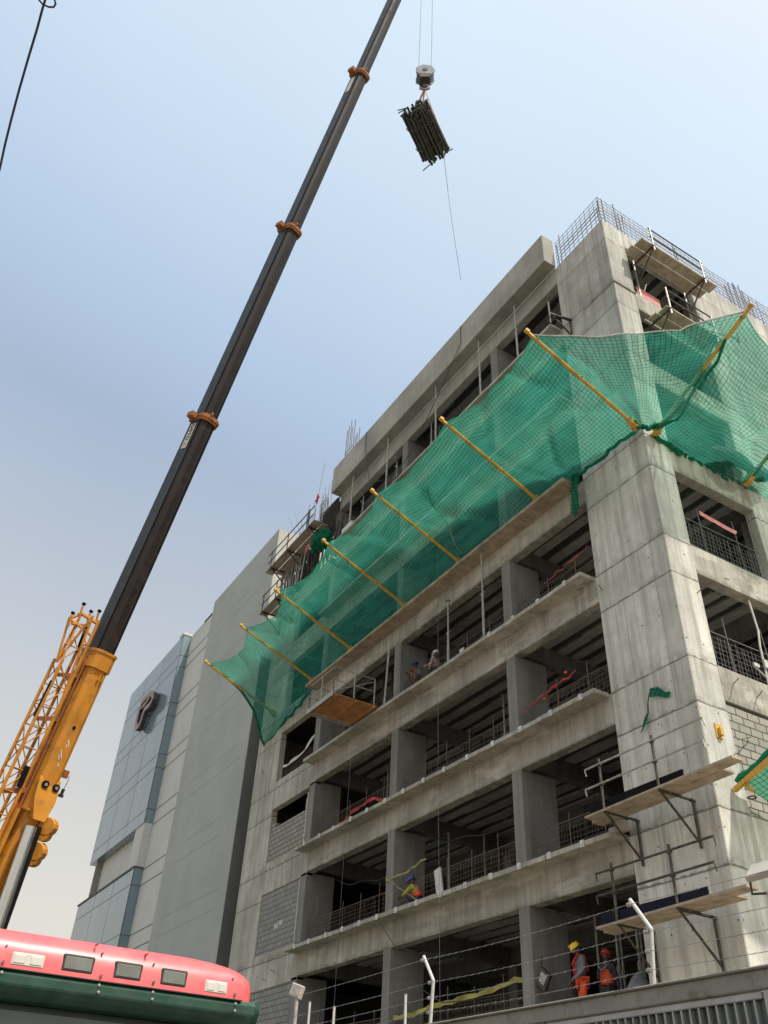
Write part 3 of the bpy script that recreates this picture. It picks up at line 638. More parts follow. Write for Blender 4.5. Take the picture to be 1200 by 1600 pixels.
# nets
def net_mesh(name, poles, parent, nu=44, nv=40, sag=0.42, inward=None, t0=-0.06, t1=0.95, u0=0.0, seed=0, depth=None, mod=None):
    pts = []; uvs = []; cols = []
    for i in range(len(poles) - 1):
        for k in range(nu if i < len(poles) - 2 else nu + 1):
            cols.append((i, k / nu))
    rows = []
    um = 0.0; prev = None; us = []
    for (i, a) in cols:
        mid = lerp(lerp(poles[i][0], poles[i][1], 0.6), lerp(poles[i + 1][0], poles[i + 1][1], 0.6), a)
        if prev is not None: um += (mid - prev).length
        prev = mid; us.append(um + u0)
    for j in range(nv + 1):
        t = t0 + (t1 - t0) * j / nv
        for c, (i, a) in enumerate(cols):
            b0, q0 = poles[i]; b1, q1 = poles[i + 1]
            p0 = lerp(b0, q0, t); p1 = lerp(b1, q1, t); p_ = lerp(p0, p1, a)
            bell = 4 * a * (1 - a); tt = max(0, t)
            inw = (lerp(b0, b1, a) - lerp(q0, q1, a)); inw.z = 0
            if inw.length > 0: inw.normalize()
            p_ = p_ + inw * ((depth[i] if depth else 0.5) * bell * tt ** 2.2)
            p_.z += 0.09 - sag * bell * (0.25 + 0.75 * math.sin(math.pi * min(1, max(0, t)))) * (0.7 + 0.3 * nz3((c * .05, seed, 0), 1))
            q = V((us[c], t * 4.2, seed))
            p_.z += 0.10 * nz3(q, 0.55) * (0.3 + bell) + 0.035 * nz3(q * 1.0 + V((9, 3, 1)), 1.9) * (.4 + bell)
            fold = math.sin((us[c] * 1.1 + t * 3.0 + 2 * nz3(q, .5)) * 3.1)
            p_.z += 0.022 * fold * bell * (1 - 0.5 * tt)
            rid = 1 - abs(nz3(q + V((3, 8, 2)), 0.42)) * 6.0
            if rid > 0: p_.z -= 0.16 * rid * rid * (.25 + bell)
            if tt > .9: p_ = p_ + inw * (0.07 * nz3(q, 2.3))
            if j == 0: p_.z += 0.10 * nz3(q, 2.1) - 0.05
            if mod: p_ = mod(i, a, t, p_)
            pts.append(p_); uvs.append((us[c], t * 4.2))
    m = MB().grid(pts, len(cols), nv + 1, uvs); o = m.build(name, 'net', parent, smooth=True)
    return o, pts, len(cols)
def edge_rope(pts, n, j, r, name, mat, parent, step=3, jit=0.0):
    ps = [V(pts[j * n + k]) + V((R_.uniform(-jit, jit), R_.uniform(-jit, jit), R_.uniform(-jit, jit))) for k in range(0, n, step)]
    MB().tube(ps, r, 5).build(name, mat, parent)
NF = thing('safety_net', 'long green safety net slung on yellow poles along the front of the building', 'safety net', (-12, -2.4, 20))
fpr = list(reversed(fp))
# left end: inner edge hangs down to the wall
def leftmod(i, a, t, p_):
    if i == 0: p_ = p_ + V((-1.7, 0.30, -0.95)) * ((1 - max(0, t)) ** 4.0 * (1 - a) ** 1.3)
    if i > 0 and p_.y > -0.78: p_.z = max(p_.z, 19.66)
    return p_
o, ps, n = net_mesh('net_sheet', fpr, NF, sag=0.42, depth=[0.8, 0.7, 0.38, 0.34, 0.28, 0.36], mod=leftmod)
edge_rope(ps, n, 40, 0.014, 'border_rope', 'net', NF, 2)
edge_rope(ps, n, 0, 0.06, 'bunched_hem', 'netdark', NF, 2, 0.05)
# dark bunched left edge
lp = [V(ps[j * n]) for j in range(0, 41, 3)]
MB().tube([p_ + V((-0.02, 0, -0.06 + 0.03 * math.sin(i * 2))) for i, p_ in enumerate(lp)], 0.06, 6).build('bunched_hem', 'netdark', NF)
# net hanging tail beside the corner pier
tl = []; uvt = []
for j in range(9):
    for k in range(5):
        tl.append((-2.95 + k * 0.09 + 0.03 * math.sin(j * 1.3), -0.35 + 0.08 * math.sin(k * 1.7 + j * .7), 19.9 - j * 0.21)); uvt.append((k * .1, j * .2))
MB().grid(tl, 5, 9, uvt).build('net_tail', 'netdark', NF, smooth=True)
tl = MB()
tl.tube([(-6.9, -3.1, 20.9), (-7.3, -2.4, 20.3), (-7.6, -1.9, 20.15), (-8.1, -1.2, 19.75), (-8.3, -0.8, 19.7)], 0.02, 4)
tl.build('tie_rope', 'galv', NF)
NS = thing('safety_net', 'green safety net wrapping the corner and running along the right side wall', 'safety net', (2.2, 2.5, 20))
cpoles = [fp[0], (V((0.12, -0.1, 19.68)) , V((2.25, -2.15, 21.15))), sp_[0]]
cp = [(fp[0][0], fp[0][1]), (sp_[0][0], sp_[0][1])]
o, ps, n = net_mesh('net_sheet', cp, NS, nu=56, sag=0.55, seed=4, t0=0.0, depth=[0.35], mod=lambda i, a, t, p_: p_ - V((0, 0, 0.5 * max(0, 1 - (1 - a) * 2.2) * math.sin(math.pi * min(1, t / .55)))))
edge_rope(ps, n, 40, 0.022, 'border_rope', 'foam', NS, 2)
edge_rope(ps, n, 1, 0.07, 'bunched_hem', 'netdark', NS, 2, 0.06)
def sidemod(i, a, t, p_):
    p_ = p_ - V((0, 0, 0.5 * (max(0, 1 - a * 2.2) if i == 0 else 0) * math.sin(math.pi * min(1, max(0, t) / .55))))
    if p_.x < 0.4: p_.z = max(p_.z, 19.52 + .1 * nz3(p_, 2.5))
    return p_
sn = [sp_[0], (V((0.14, 4.25, 19.35)), sp_[1][1]), (V((0.14, 8.6, 19.35)), sp_[2][1])]
o, ps, n = net_mesh('net_sheet', sn, NS, sag=0.6, seed=8, u0=3.0, mod=sidemod)
edge_rope(ps, n, 40, 0.014, 'border_rope', 'net', NS, 2)
edge_rope(ps, n, 0, 0.09, 'bunched_hem', 'netdark', NS, 1, 0.09)
MB().tube([(0.3, 0.2, 19.6), (0.9, 0.5, 19.75), (1.7, 0.4, 20.15), (2.6, 0.5, 20.6), (3.2, 0.2, 20.8)], 0.05, 6).build('gathered_seam', 'netdark', NS)
h = MB()
for k in range(7): h.sphere((0.30 + R_.uniform(-.1, .15), 3.0 + k * 0.3, 19.95 + R_.uniform(-.05, .2)), R_.uniform(.16, .36), 9, 6, (0.8, 1.3, 0.8))
tag(h.build('rubble_heap', 'darkform', None, smooth=True), 'dark heap of bags caught in the side net by the yellow pole', 'debris')
tag(MB().sphere((0.45, 4.6, 19.85), 0.24, 12, 8, (1, 1, 1.2)).sphere((0.45, 4.75, 20.02), 0.15).build('plastic_bag', 'tarpblue', None, smooth=True), 'teal plastic bag resting in the side net at the right edge', 'bag')
# lower side net
LN = thing('safety_net', 'small lower green net on a short yellow bracket at the right edge', 'safety net', (0.2, 0.6, 8.8))
pts = []; uvs = []
for j in range(15):
    for k in range(19):
        u = k / 18; v = j / 14
        a0 = V((0.15, 0.62, 9.0)); a1 = V((2.6, 0.35, 9.75)); b0 = V((0.15, 2.4, 8.55)); b1 = V((2.6, 2.4, 9.55))
        q = lerp(lerp(a0, a1, u), lerp(b0, b1, u), v); q.z += -0.35 * math.sin(math.pi * v) * u + 0.06 * nz3((u * 5, v * 5, 0), 1.2)
        pts.append(q); uvs.append((u * 2.6, v * 1.9))
MB().grid(pts, 19, 15, uvs).build('net_sheet', 'netlow', LN, smooth=True)
MB().tube([pts[k] + V((0, 0, R_.uniform(-.03, .05))) for k in range(19)], 0.07, 6).build('bunched_hem', 'netdark', LN)
MB().prism([(-.05, -.05), (.05, -.05), (.05, .05), (-.05, .05)], (0.05, 0.62, 8.85), (1.25, 0.5, 9.2), V((0, 1, 0)), V((0, 0, 1))).bar((0.3, 0.62, 8.95), (0.5, 0.62, 8.7), 0.05).build('bracket_arm', 'poley', LN)
MB().tube([(0.35 + .09 * math.cos(t * .8), 0.75 + 0.09 * math.sin(t * .8), 8.62) for t in range(9)], 0.018, 5).build('shackle', 'steel', LN)
b = MB().box(0.0, 0.03, 0.42, 0.62, 10.05, 10.42).box(0.03, 0.12, 0.47, 0.57, 10.1, 10.3); tag(b.build('wall_bracket', 'poley', None, bevel=0.01), 'small yellow bracket fixed on the bright side of the corner pier', 'bracket')
# green scrap on the pier
tl = []; uv = []
path = [V((-1.75, -0.06, 10.75)), V((-1.62, -0.1, 10.85)), V((-1.45, -0.1, 11.0)), V((-1.4, -0.1, 11.3)), V((-1.3, -0.1, 11.55)), V((-1.05, -0.08, 11.5)), V((-0.85, -0.05, 11.33)), V((-0.7, -0.05, 11.3))]
for i, q in enumerate(path):
    for k in range(4):
        w = (0.06, .10, .06, .05, .07, .07, .04, .04)[i]; tl.append(q + V((0.5 * w * (k - 1.5), -0.03 * (k % 2), w * (k - 1.5)))); uv.append((i * .2, k * .1))
tag(MB().grid(tl, 4, 8, uv).build('net_scrap', 'netdark', None, smooth=True), 'green strip of torn net caught on the corner pier above the upper bracket scaffold', 'net scrap')
MB_ = MB
# ================================================================ bracket scaffolds on the pier
def bracket(o, x, z, leg, out=1.08):
    m = MB(); m.bar((x, -0.06, z), (x, -out, z), 0.035, 6); m.bar((x, -0.05, z + 0.02), (x, -0.05, z - leg), 0.035, 6); m.bar((x, -0.06, z - leg + 0.12), (x, -out + 0.05, z - 0.03), 0.03, 6)
    m.bar((x, -0.12, z), (x, 0.0, z - 0.02), 0.045, 6); m.build('bracket', 'steel', o)
    m = MB().bar((x, -out, z - 0.02), (x, -out, z + 1.28), 0.034, 6)
    for h_ in (0.66, 1.14): m.bar((x - .05, -out, z + h_), (x + .05, -out, z + h_), 0.05, 6)
    m.build('guard_post', 'steel', o)
def pier_scaffold(z, label, xr, toe):
    o = thing('bracket_scaffold', label, 'scaffold', (-1.5, -0.6, z), 'bracket scaffolds on the pier')
    for x in (-0.62, -2.36): bracket(o, x, z, 1.05)
    for h_, xa, xb in ((1.14, -2.85, xr - 0.35), (0.66, -2.9, xr - 0.45)):
        m = MB().bar((xa, -1.10, z + h_), (xb, -1.10, z + h_ + 0.02), 0.027, 6)
        for xx in (xa, xb): m.bar((xx, -1.10, z + h_), (xx + 0.03, -1.10, z + h_ - 0.17), 0.02, 6)
        m.build('guard_rail', 'galv' if toe == 0 else 'steel', o)
    ax = (V((1, 0, 0.02)).normalized(), V((0, 1, 0)), V((-0.02, 0, 1)).normalized())
    MB().obox(((xr - 3.0) / 2 + 0.1, -0.95, z + 0.06), ax, ((xr + 3.2) / 2, 0.17, 0.025)).build('plank', 'plank', o)
    MB().obox(((xr - 3.0) / 2 - 0.25, -0.58, z + 0.055), ax, ((xr + 2.8) / 2, 0.17, 0.025)).build('plank', 'plank', o)
    MB().box(-2.9, 0.05 if toe == 0 else 0.15, -1.03, -0.99, z + 0.08, z + 0.29).build('toe_board', 'black' if toe == 0 else 'blueplate', o)
    return o
pier_scaffold(8.65, 'upper bracket scaffold on the corner pier, black toe board behind its guard rails', 1.25, 0)
pier_scaffold(6.2, 'lower bracket scaffold on the corner pier, dark blue toe board above the boundary fence', 0.95, 1)
tag(MB().box(-3.05, -2.8, -0.35, -0.12, 8.42, 8.58).box(-2.75, -2.5, -0.4, -0.15, 8.42, 8.66).build('loose_blocks', 'lamp', None, bevel=0.02), 'loose pale blocks on the slab ledge beside the pier', 'blocks')
# tower side platforms
def side_platform(z, ya, yb, label, py):
    o = thing('bracket_scaffold', label, 'scaffold', (0.5, (ya + yb) / 2, z), 'scaffold platforms on the side wall')
    MB().box(0.16, 0.52, ya, yb - 0.15, z, z + 0.05).build('plank', 'plank', o)
    MB().box(0.54, 0.93, ya + 0.1, yb, z + 0.03, z + 0.08).build('plank', 'plank', o)
    for y in py:
        m = MB().bar((0.0, y, z - 0.03), (1.0, y, z - 0.03), 0.035).bar((0.0, y, z - 1.1), (0.95, y, z - 0.05), 0.03).bar((0.03, y, z), (0.03, y, z - 1.15), 0.03); m.build('bracket', 'steel', o)
        MB().bar((0.95, y, z - 0.3), (0.95, y, z + 1.1), 0.035).build('guard_post', 'galv', o)
    for h_ in (1.0, 0.5): MB().bar((0.95, py[0] - 0.1, z + h_), (0.95, py[-1] + 0.1, z + h_), 0.026).build('guard_rail', 'steel', o)
    return o
side_platform(29.0, 0.75, 4.75, 'top scaffold platform on the side of the tower, in front of the highest opening', (1.4, 4.05))
side_platform(25.45, 1.2, 4.2, 'second scaffold platform on the side of the tower, just above the green net', (1.45, 3.7))
# shoring behind the tower opening
o = thing('shoring_frame', 'pale steel props and long horizontal tubes inside the top side opening of the tower', 'shoring', (-0.1, 2.7, 28))
m = MB()
for y in (1.45, 4.15): m.bar((-0.1, y, 27.1), (-0.1, y, 29.3), 0.04)
m.build('prop', 'galv', o)
MB().bar((0.06, 1.05, 29.2), (0.06, 4.3, 29.2), 0.045).bar((0.02, 1.2, 25.6), (0.02, 4.3, 25.6), 0.04).build('ledger', 'galv', o)
m = MB()
for a, b in (((-0.5, 1.8, 27.2), (-0.5, 2.6, 29.4)), ((-0.8, 3.0, 27.2), (-0.8, 2.0, 29.4)), ((-0.3, 1.3, 27.9), (-0.3, 4.2, 27.9)), ((-1.5, 1.2, 27.2), (-1.5, 4.4, 29.3))): m.bar(a, b, 0.035)
m.build('brace', 'steel', o)
tag(MB().box(-0.16, -0.12, 1.35, 2.5, 27.2, 27.75).build('barrier_sheet', 'pinkcloth', None), 'pink sheet hung across the top side opening of the tower', 'sheet')
m = MB().bar((0.02, 4.3, 27.2), (0.5, 5.8, 27.1), 0.02).bar((0.5, 5.8, 27.1), (0.5, 5.9, 27.5), 0.02).bar((0.5, 5.8, 27.1), (0.5, 5.8, 26.9), 0.05)
tag(m.build('rebar_hook', 'rebar', None), 'rusty hooked bar poking out of the tower wall above the green net', 'bar')
# front upper right bracket
o = thing('ledge_bracket', 'dark tube bracket holding the plank end beside the tower on the upper front', 'scaffold', (-2.4, -0.5, 27))
MB().bar((-2.2, -0.02, 27.05), (-2.2, -1.0, 26.7), 0.04).bar((-2.3, -1.0, 26.3), (-2.3, -1.0, 27.5), 0.04).bar((-2.3, -1.0, 26.9), (-2.3, -0.02, 27.1), 0.035).bar((-2.25, -0.05, 27.1), (-2.25, -0.05, 26.2), 0.035).bar((-2.25, -0.06, 26.2), (-2.3, -0.98, 26.9), 0.035).build('bracket', 'steel', o)
# ================================================================ props on upper floors
GPR = 'steel props between the front ledges'
prop0 = thing('steel_prop', 'dark steel prop on the topmost front ledge, beside the tower', 'prop', (0, 0, 0), GPR)
MB().bar((0, 0, 0), (0, 0, 1.7), 0.045).box(-.08, .08, -.08, .08, 0, .015).build('outer_tube', 'galv', prop0)
MB().bar((0, 0, 1.6), (0, 0, 3.4), 0.032).bar((-.12, 0, 1.7), (.12, 0, 1.7), 0.022).box(-.08, .08, -.08, .08, 3.38, 3.4).build('inner_tube', 'galv', prop0)
pl = [(-4.9, -0.35, 27.15, 1.0, 'thin steel prop nearest the tower on the topmost front ledge'), (-7.3, -0.4, 27.15, 1.04, 'steel prop in front of the first bare column of the topmost storey'),
      (-10.6, -0.4, 27.15, 1.04, 'steel prop in the middle opening of the topmost storey'), (-12.0, 0.3, 27.15, 0.85, 'short prop inside the middle opening of the topmost storey'),
      (-14.8, -0.4, 27.15, 1.04, 'steel prop left of the second bare column of the topmost storey'), (-18.3, -0.4, 27.15, 1.04, 'steel prop nearest the left end of the roof parapet'),
      (-7.55, -0.46, 15.93, 1.03, 'tall pale prop standing on a ledge right under the plank ledge'), (-9.85, -0.3, 15.93, 0.79, 'shorter prop left of the tall pale one, under the plank ledge')]
for k, (x, y, z, s, lab) in enumerate(pl):
    o = prop0 if k == 0 else copy_tree(prop0)
    o.location = (x, y, z); o.scale = (1, 1, s); o['label'] = lab
# ================================================================ rebar guard meshes in openings
GR = 'rebar guard meshes along the open floor edges'
bays = [(-6.55, -2.75, 'right'), (-13.55, -7.1, 'middle'), (-20.25, -14.1, 'left')]
fn = {1: 'lowest visible floor', 2: 'second visible floor', 3: 'third visible floor', 4: 'fourth visible floor', 7: 'topmost floor'}
for i in (1, 2, 3, 4):
    for (xa, xb, nmb) in bays:
        if i == 1 and nmb == 'right': continue
        o = thing('rebar_guard', 'rusty rebar guard mesh in the %s bay of the %s on the front' % (nmb, fn[i]), 'guard mesh', ((xa + xb) / 2, 0.25, FT[i]), GR)
        m = MB(); mesh_fence(m, (xa, 0.22, FT[i]), (xb, 0.22, FT[i]), 0.95, 0.13, 0.0055, 0.04, 0.14); m.build('wire_grid', 'rebar', o)
        m = MB(); x = xa + 0.3
        while x < xb: m.bar((x, 0.18, FT[i]), (x, 0.18, FT[i] + 1.25 + R_.uniform(-.1, .2)), 0.014, 4); x += 1.3
        m.bar((xa, 0.2, FT[i] + 1.0), (xb, 0.2, FT[i] + 0.97), 0.013, 4); m.build('upright_bars', 'rebar', o)
for i, lab in ((5, 'second opening down'), (4, 'opening below the net'), (3, 'opening with white conduit')):
    z = FT[i] if i < 5 else FT[5]
    if i == 5: continue
    o = thing('rebar_guard', 'rebar guard mesh across the side %s' % ('opening just below the green net' if i == 4 else 'opening with the white conduits'), 'guard mesh', (-0.2, 2.8, z), GR)
    m = MB(); mesh_fence(m, (-0.2, 1.1, z), (-0.2, 4.45, z), 1.05, 0.13, 0.0055, 0.03, 0.15); m.build('wire_grid', 'rebarg', o)
    MB().bar((-0.15, 1.1, z + 1.1), (-0.15, 4.4, z + 1.12), 0.014, 4).bar((-0.15, 1.9, z), (-0.15, 1.85, z + 1.7), 0.016, 4).bar((-0.15, 3.5, z), (-0.15, 3.4, z + 1.9), 0.016, 4).build('upright_bars', 'rebarg', o)
o = thing('rebar_guard', 'rebar guard mesh inside the open window at the left end of the front', 'guard mesh', (-22.6, 0.3, 16.2), GR)
m = MB(); mesh_fence(m, (-24.5, 0.34, 16.2), (-20.9, 0.34, 16.2), 0.9, 0.16, 0.009, 0.02, 0.16); m.build('wire_grid', 'rebar', o)
# props and materials standing inside the bays
for (x, y, fl, s, lab) in ((-4.1, 1.7, 4, .82, 'steel prop inside the right bay of the fourth visible floor'), (-9.0, 1.4, 3, .82, 'steel prop inside the middle bay of the third visible floor'),
        (-11.9, 2.6, 2, .82, 'steel prop near the white board, middle bay of the second visible floor'), (-12.6, 1.6, 2, .82, 'steel prop behind the crouching worker, middle bay of the second visible floor'),
        (-17.2, 1.8, 3, .82, 'steel prop inside the left bay of the third visible floor'), (-15.6, 1.5, 2, .82, 'steel prop inside the left bay of the second visible floor'),
        (-8.4, 2.2, 4, .82, 'steel prop deep inside the middle bay, under the plank ledge'), (-4.9, 2.4, 2, .82, 'steel prop inside the right bay of the second visible floor')):
    o = copy_tree(prop0); o.location = (x, y, FT[fl] + .01); o.scale = (1, 1, s); o['label'] = lab
for (x, y, fl, lab) in ((-10.8, 1.2, 3, 'timber stack in the middle bay of the third visible floor'), (-5.0, 1.3, 3, 'timber stack by the red tape in the right bay'), (-16.4, 1.4, 3, 'timber stack behind the crumpled red tape in the left bay'),
        (-9.3, 1.3, 2, 'timber stack right of the white torn board'), (-4.4, 1.2, 4, 'timber stack in the right bay just below the net')):
    o = thing('timber_stack', lab, 'timber', (x, y, FT[fl]), 'timber stacks inside the bays')
    for r in range(5):
        for q_ in range(3):
            a_ = R_.uniform(-.04, .04)
            MB().obox((x + R_.uniform(-.1, .1), y + (q_ - 1) * .17, FT[fl] + .06 + r * .11), (V((1, a_, 0)).normalized(), V((-a_, 1, 0)).normalized(), V((0, 0, 1))), (R_.uniform(.7, 1.0), .065, .045)).build('board', 'plank', o)
for k, (xa, xb, y, z, lab) in enumerate(((-12.9, -7.6, 1.0, 18.5, 'black hose sagging under the ceiling of the middle bay below the plank ledge'), (-6.3, -3.0, .9, 14.8, 'black hose sagging under the ceiling of the right bay, third floor'),
        (-12.8, -8.0, .9, 11.0, 'black hose sagging under the ceiling of the middle bay, second floor'), (-19.6, -14.6, 1.0, 11.0, 'black hose sagging under the ceiling of the left bay, second floor'))):
    tag(MB().tube([lerp((xa, y, z), (xb, y + .4, z), t / 12) - V((0, 0, .55 * 4 * (t / 12) * (1 - t / 12) * (1 + .2 * math.sin(t)))) for t in range(13)], .022, 5).build('hose', 'cable', None, smooth=True), lab, 'hose')
# tapes
def ribbon(pts, w, mat, label, cat='tape', group=None, name='barrier_tape', tw=0.5):
    v = []; n = len(pts)
    for i in range(n):
        for k in (0, 1):
            a = tw * math.sin(i * 1.7); p_ = V(pts[i]); v.append(p_ + V((0, w * .5 * math.sin(a) * (2 * k - 1), w * .5 * math.cos(a) * (2 * k - 1))))
    o = MB().grid(v, 2, n).build(name, mat, None); tag(o, label, cat, group); return o
def drape(a, b, n, sag, jit=0.05):
    return [lerp(a, b, i / n) + V((0, R_.uniform(-jit, jit), -sag * 4 * (i / n) * (1 - i / n) + R_.uniform(-jit, jit))) for i in range(n + 1)]
ribbon(drape((-6.5, 0.1, 12.95), (-4.0, 0.1, 13.35), 12, -0.1), 0.06, 'taper', 'red tape strung over the guard mesh right of the first bare column, third floor')
ribbon(drape((-5.2, 0.2, 17.0), (-3.0, 0.2, 17.2), 9, -0.05), 0.06, 'taper', 'red tape near the ceiling shade of the right bay below the plank ledge')
ribbon(drape((-18.6, 0.1, 12.3), (-14.6, 0.05, 12.65), 14, -0.35, 0.08), 0.12, 'taper', 'crumpled red tape lying on the ledge in the left bay')
ribbon(drape((-0.1, 1.9, 17.45), (-0.1, 3.45, 17.35), 8, 0.02, 0.01), 0.17, 'pinkcloth', 'pink and white tape stretched across the side opening under the net')
ribbon(drape((-13.4, 0.05, 5.5), (-7.1, 0.1, 5.85), 18, 0.0, 0.05), 0.13, 'tapey', 'long yellow tape above the guard mesh, behind the barbed wire')
ribbon(drape((-14.0, -0.05, 9.65), (-11.6, -0.02, 9.85), 12, 0.1, 0.04), 0.06, 'tapey', 'yellow tape tied from the column to a bar above the crouching worker')
ribbon(drape((-13.9, -0.1, 9.7), (-11.5, -0.3, 8.5), 10, 0.05, 0.02), 0.03, 'tapey', 'thin yellow tape slanting down to the ledge in front of the crouching worker')
ribbon(drape((-24.3, 0.2, 16.9), (-21.0, 0.2, 17.5), 8, 0.25, 0.04), 0.14, 'foam', 'pale torn strip drooping inside the open window at the left end', 'sheet', None, 'torn_strip')
m = MB().obox((-10.0 - 0.85, 0.0, 8.95), (V((1, 0, 0.2)).normalized(), V((0, 1, 0)), V((-0.2, 0, 1)).normalized()), (0.16, 0.03, 0.42))
tag(m.build('torn_board', 'foam', None), 'white torn board leaning on the ledge right of the crouching worker', 'board')
tag(MB().box(-9.25, -9.0, -0.25, -0.22, 16.0, 16.3).build('notice_card', 'white', None), 'small white card on the ledge right of the pointing worker', 'card')
for k, (x, z) in enumerate(((-5.0, 13.2), (-4.5, 13.45), (-5.5, 13.0))):
    o = MB().sphere((x, 0.15, z + 0.1), 0.05, 8, 6).build('bar_cap', 'orangecloth', None); tag(o, 'red plastic cap on a rebar end, ' + ('middle of the three above the red tape', 'rightmost and highest of the three', 'leftmost of the three, touching the red tape')[k], 'cap', 'red caps on the rebar ends')
# hanging cables
tag(MB().tube([(-9.15, -1.2, 26.5), (-9.2, -1.2, 20), (-9.15, -1.2, 12), (-9.0, -1.2, 4.4)], 0.007, 4).build('plumb_line', 'wire', None), 'thin line hanging straight down past all open floors, mid facade', 'line')
tag(MB().tube([(-15.3, -1.0, 18.5), (-15.35, -1.0, 10), (-15.3, -1.0, 5.0)], 0.006, 4).build('plumb_line', 'wire', None), 'fainter hanging line over the left bays of the facade', 'line')
cb = [(-8.3, -0.62, 32.45)] + [lerp((-8.3, -0.65, 31.2), (-12.3, -0.9, 27.0), t / 6) + V((0, 0, -0.25 * math.sin(t * .5))) for t in range(7)]
tag(MB().tube(cb + [V((-13.6, -1.3, 26.6)), V((-15.0, -1.2, 27.5)), V((-16.6, -0.7, 31.0)), V((-16.8, -0.62, 32.5))], 0.018, 4).build('cable', 'cable', None), 'loose dark cable looping down from the roof parapet', 'cable')
tag(MB().tube([(-13.6, -0.55, 8.3), (-12.5, -0.6, 7.4), (-11.2, -0.6, 6.1), (-9.8, -0.6, 5.5), (-8.6, -0.5, 5.45)], 0.014, 4).build('cable', 'cable', None), 'loose cable sagging across the dark lowest opening behind the barbed wire', 'cable')
o = thing('work_lamp', 'dark square work lamp hung tilted on the column left of the yellow helmet', 'lamp', (-6.0, 0.2, 6.0))
q = (V((1, 0, 0)), V((0, 1, 0)), V((0, 0, 1)))
ax = (V((.8, 0, -.6)), V((0, 1, 0)), V((.6, 0, .8)))
MB().obox((-6.3, 0.1, 5.75), ax, (0.2, 0.05, 0.2)).bar((-6.4, 0.1, 5.9), (-6.45, 0.2, 6.3), 0.015).build('housing', 'steel', o)
MB().obox((-6.28, 0.045, 5.75), ax, (0.12, 0.01, 0.12)).build('lens', 'galv', o)
# loading platform
o = thing('loading_platform', 'railed platform with orange plywood underside jutting from the facade below the net', 'platform', (-15.2, -1.5, 16))
dk = MB()
for k in range(5):
    for jx in range(3): dk.box(-16.25 + jx * 0.65, -16.25 + (jx + 1) * 0.65 - 0.012, -2.5 + k * 0.4, -2.5 + (k + 1) * 0.4 - 0.012, 16.0, 16.03)
dk.build('plywood_deck', 'plywood', o)
m = MB()
for y in (-2.4, -1.5, -0.7): m.box(-16.3, -14.25, y - .04, y + .04, 15.9, 16.0)
m.build('joists', 'plywood', o)
MB().box(-16.32, -14.22, -2.56, -2.51, 15.88, 16.06).box(-16.37, -16.32, -2.56, -0.56, 15.88, 16.06).build('edge_channel', 'galv', o)
def rail(a, b, h, n=2, posts=3, mb=None):
    mb = mb or MB(); a = V(a); b = V(b)
    for k in range(posts):
        p_ = lerp(a, b, k / (posts - 1)); mb.bar(p_, p_ + V((0, 0, h)), 0.025)
    for k in range(n): mb.bar(a + V((0, 0, h * (k + 1) / n)), b + V((0, 0, h * (k + 1) / n)), 0.022)
    return mb
rail((-16.3, -2.5, 16.05), (-14.3, -2.5, 16.05), 1.05).build('guard_rail', 'galv', o)
rail((-16.3, -2.5, 16.05), (-16.3, -0.7, 16.05), 1.05).bar((-16.3, -2.5, 16.1), (-16.3, -0.7, 17.0), 0.02).build('guard_rail', 'galv', o)
rail((-14.3, -2.5, 16.05), (-14.3, -0.7, 16.05), 1.05).bar((-14.3, -2.5, 16.1), (-14.3, -0.7, 17.0), 0.02).build('guard_rail', 'galv', o)
tag(MB().bar((-13.85, -0.5, 15.95), (-13.75, -0.45, 18.3), 0.04).build('pale_post', 'galv', None), 'pale upright pole beside the loading platform', 'pole')
# dark shoring inside bay behind platform
m = MB()
for x in (-16.9, -16.2, -15.5, -14.8):
    m.bar((x, 1.2, 15.95), (x, 1.2, 18.9), 0.05)
for z in (16.8, 17.6, 18.4): m.bar((-17, 1.2, z), (-14.6, 1.2, z), 0.035)
tag(m.build('shoring_frame', 'steel', None), 'dark shoring frame inside the left bay behind the loading platform', 'shoring')
m = MB()
for k in range(9):
    x = -5.9 + k * 0.36; m.bar((x, 1.6 + 0.5 * (k % 2), 4.66), (x + 0.05, 1.6 + 0.5 * (k % 2), 7.4), 0.035)
    m.bar((x, 1.6 + 0.5 * (k % 2), 5.9), (x + .02, 1.6 + 0.5 * (k % 2), 6.1), 0.055)
tag(m.build('standing_props', 'galv', None), 'row of pale props standing in the dark opening behind the two workers', 'props')
m = MB(); q = []
for j in range(7):
    for k in range(9):
        q.append((-3.6 + k * 0.13, -0.1 + j * 0.12, 4.7 + 0.85 * math.sin(math.pi * min(1, (k + 1) / 7.5)) * math.sin(math.pi * (j + 1) / 8) + .04 * nz3((k, j, 0), .7)))
tag(MB().grid(q, 9, 7).build('tarpaulin', 'greycloth', None, smooth=True), 'grey tarpaulin hump behind the white fence post', 'tarpaulin')
# interior clutter of upper floors
m = MB()
for k in range(14):
    x = R_.uniform(-20, -8); y = R_.uniform(0.8, 2.0); m.box(x, x + R_.uniform(.6, 1.8), y, y + 0.35, 29.2, 29.35 + R_.uniform(0, .1))
for k in range(10):
    x = R_.uniform(-20, -4); m.bar((x, 1.0, 27.1), (x + R_.uniform(-.4, .4), 1.2, 29.9), 0.04)
m.build('shuttering_boards', 'slab', B)
def hframe(x, z, lab):
    o = thing('trestle', lab, 'frame', (x, -0.5, z), 'pale trestle frames on the top front ledge')
    MB().bar((x, -0.6, z), (x, -0.6, z + 0.9), 0.025).bar((x - 1.5, 0.1, z + 1.1), (x, -0.6, z + 0.85), 0.02).bar((x - 1.5, 0.1, z + 1.1), (x, -0.6, z + 0.1), 0.02).bar((x, -0.6, z + .85), (x + .5, -1.0, z + .6), 0.02).bar((x, -0.6, z + .3), (x + .5, -1.0, z + .1), 0.02).build('tubes', 'galv', o)
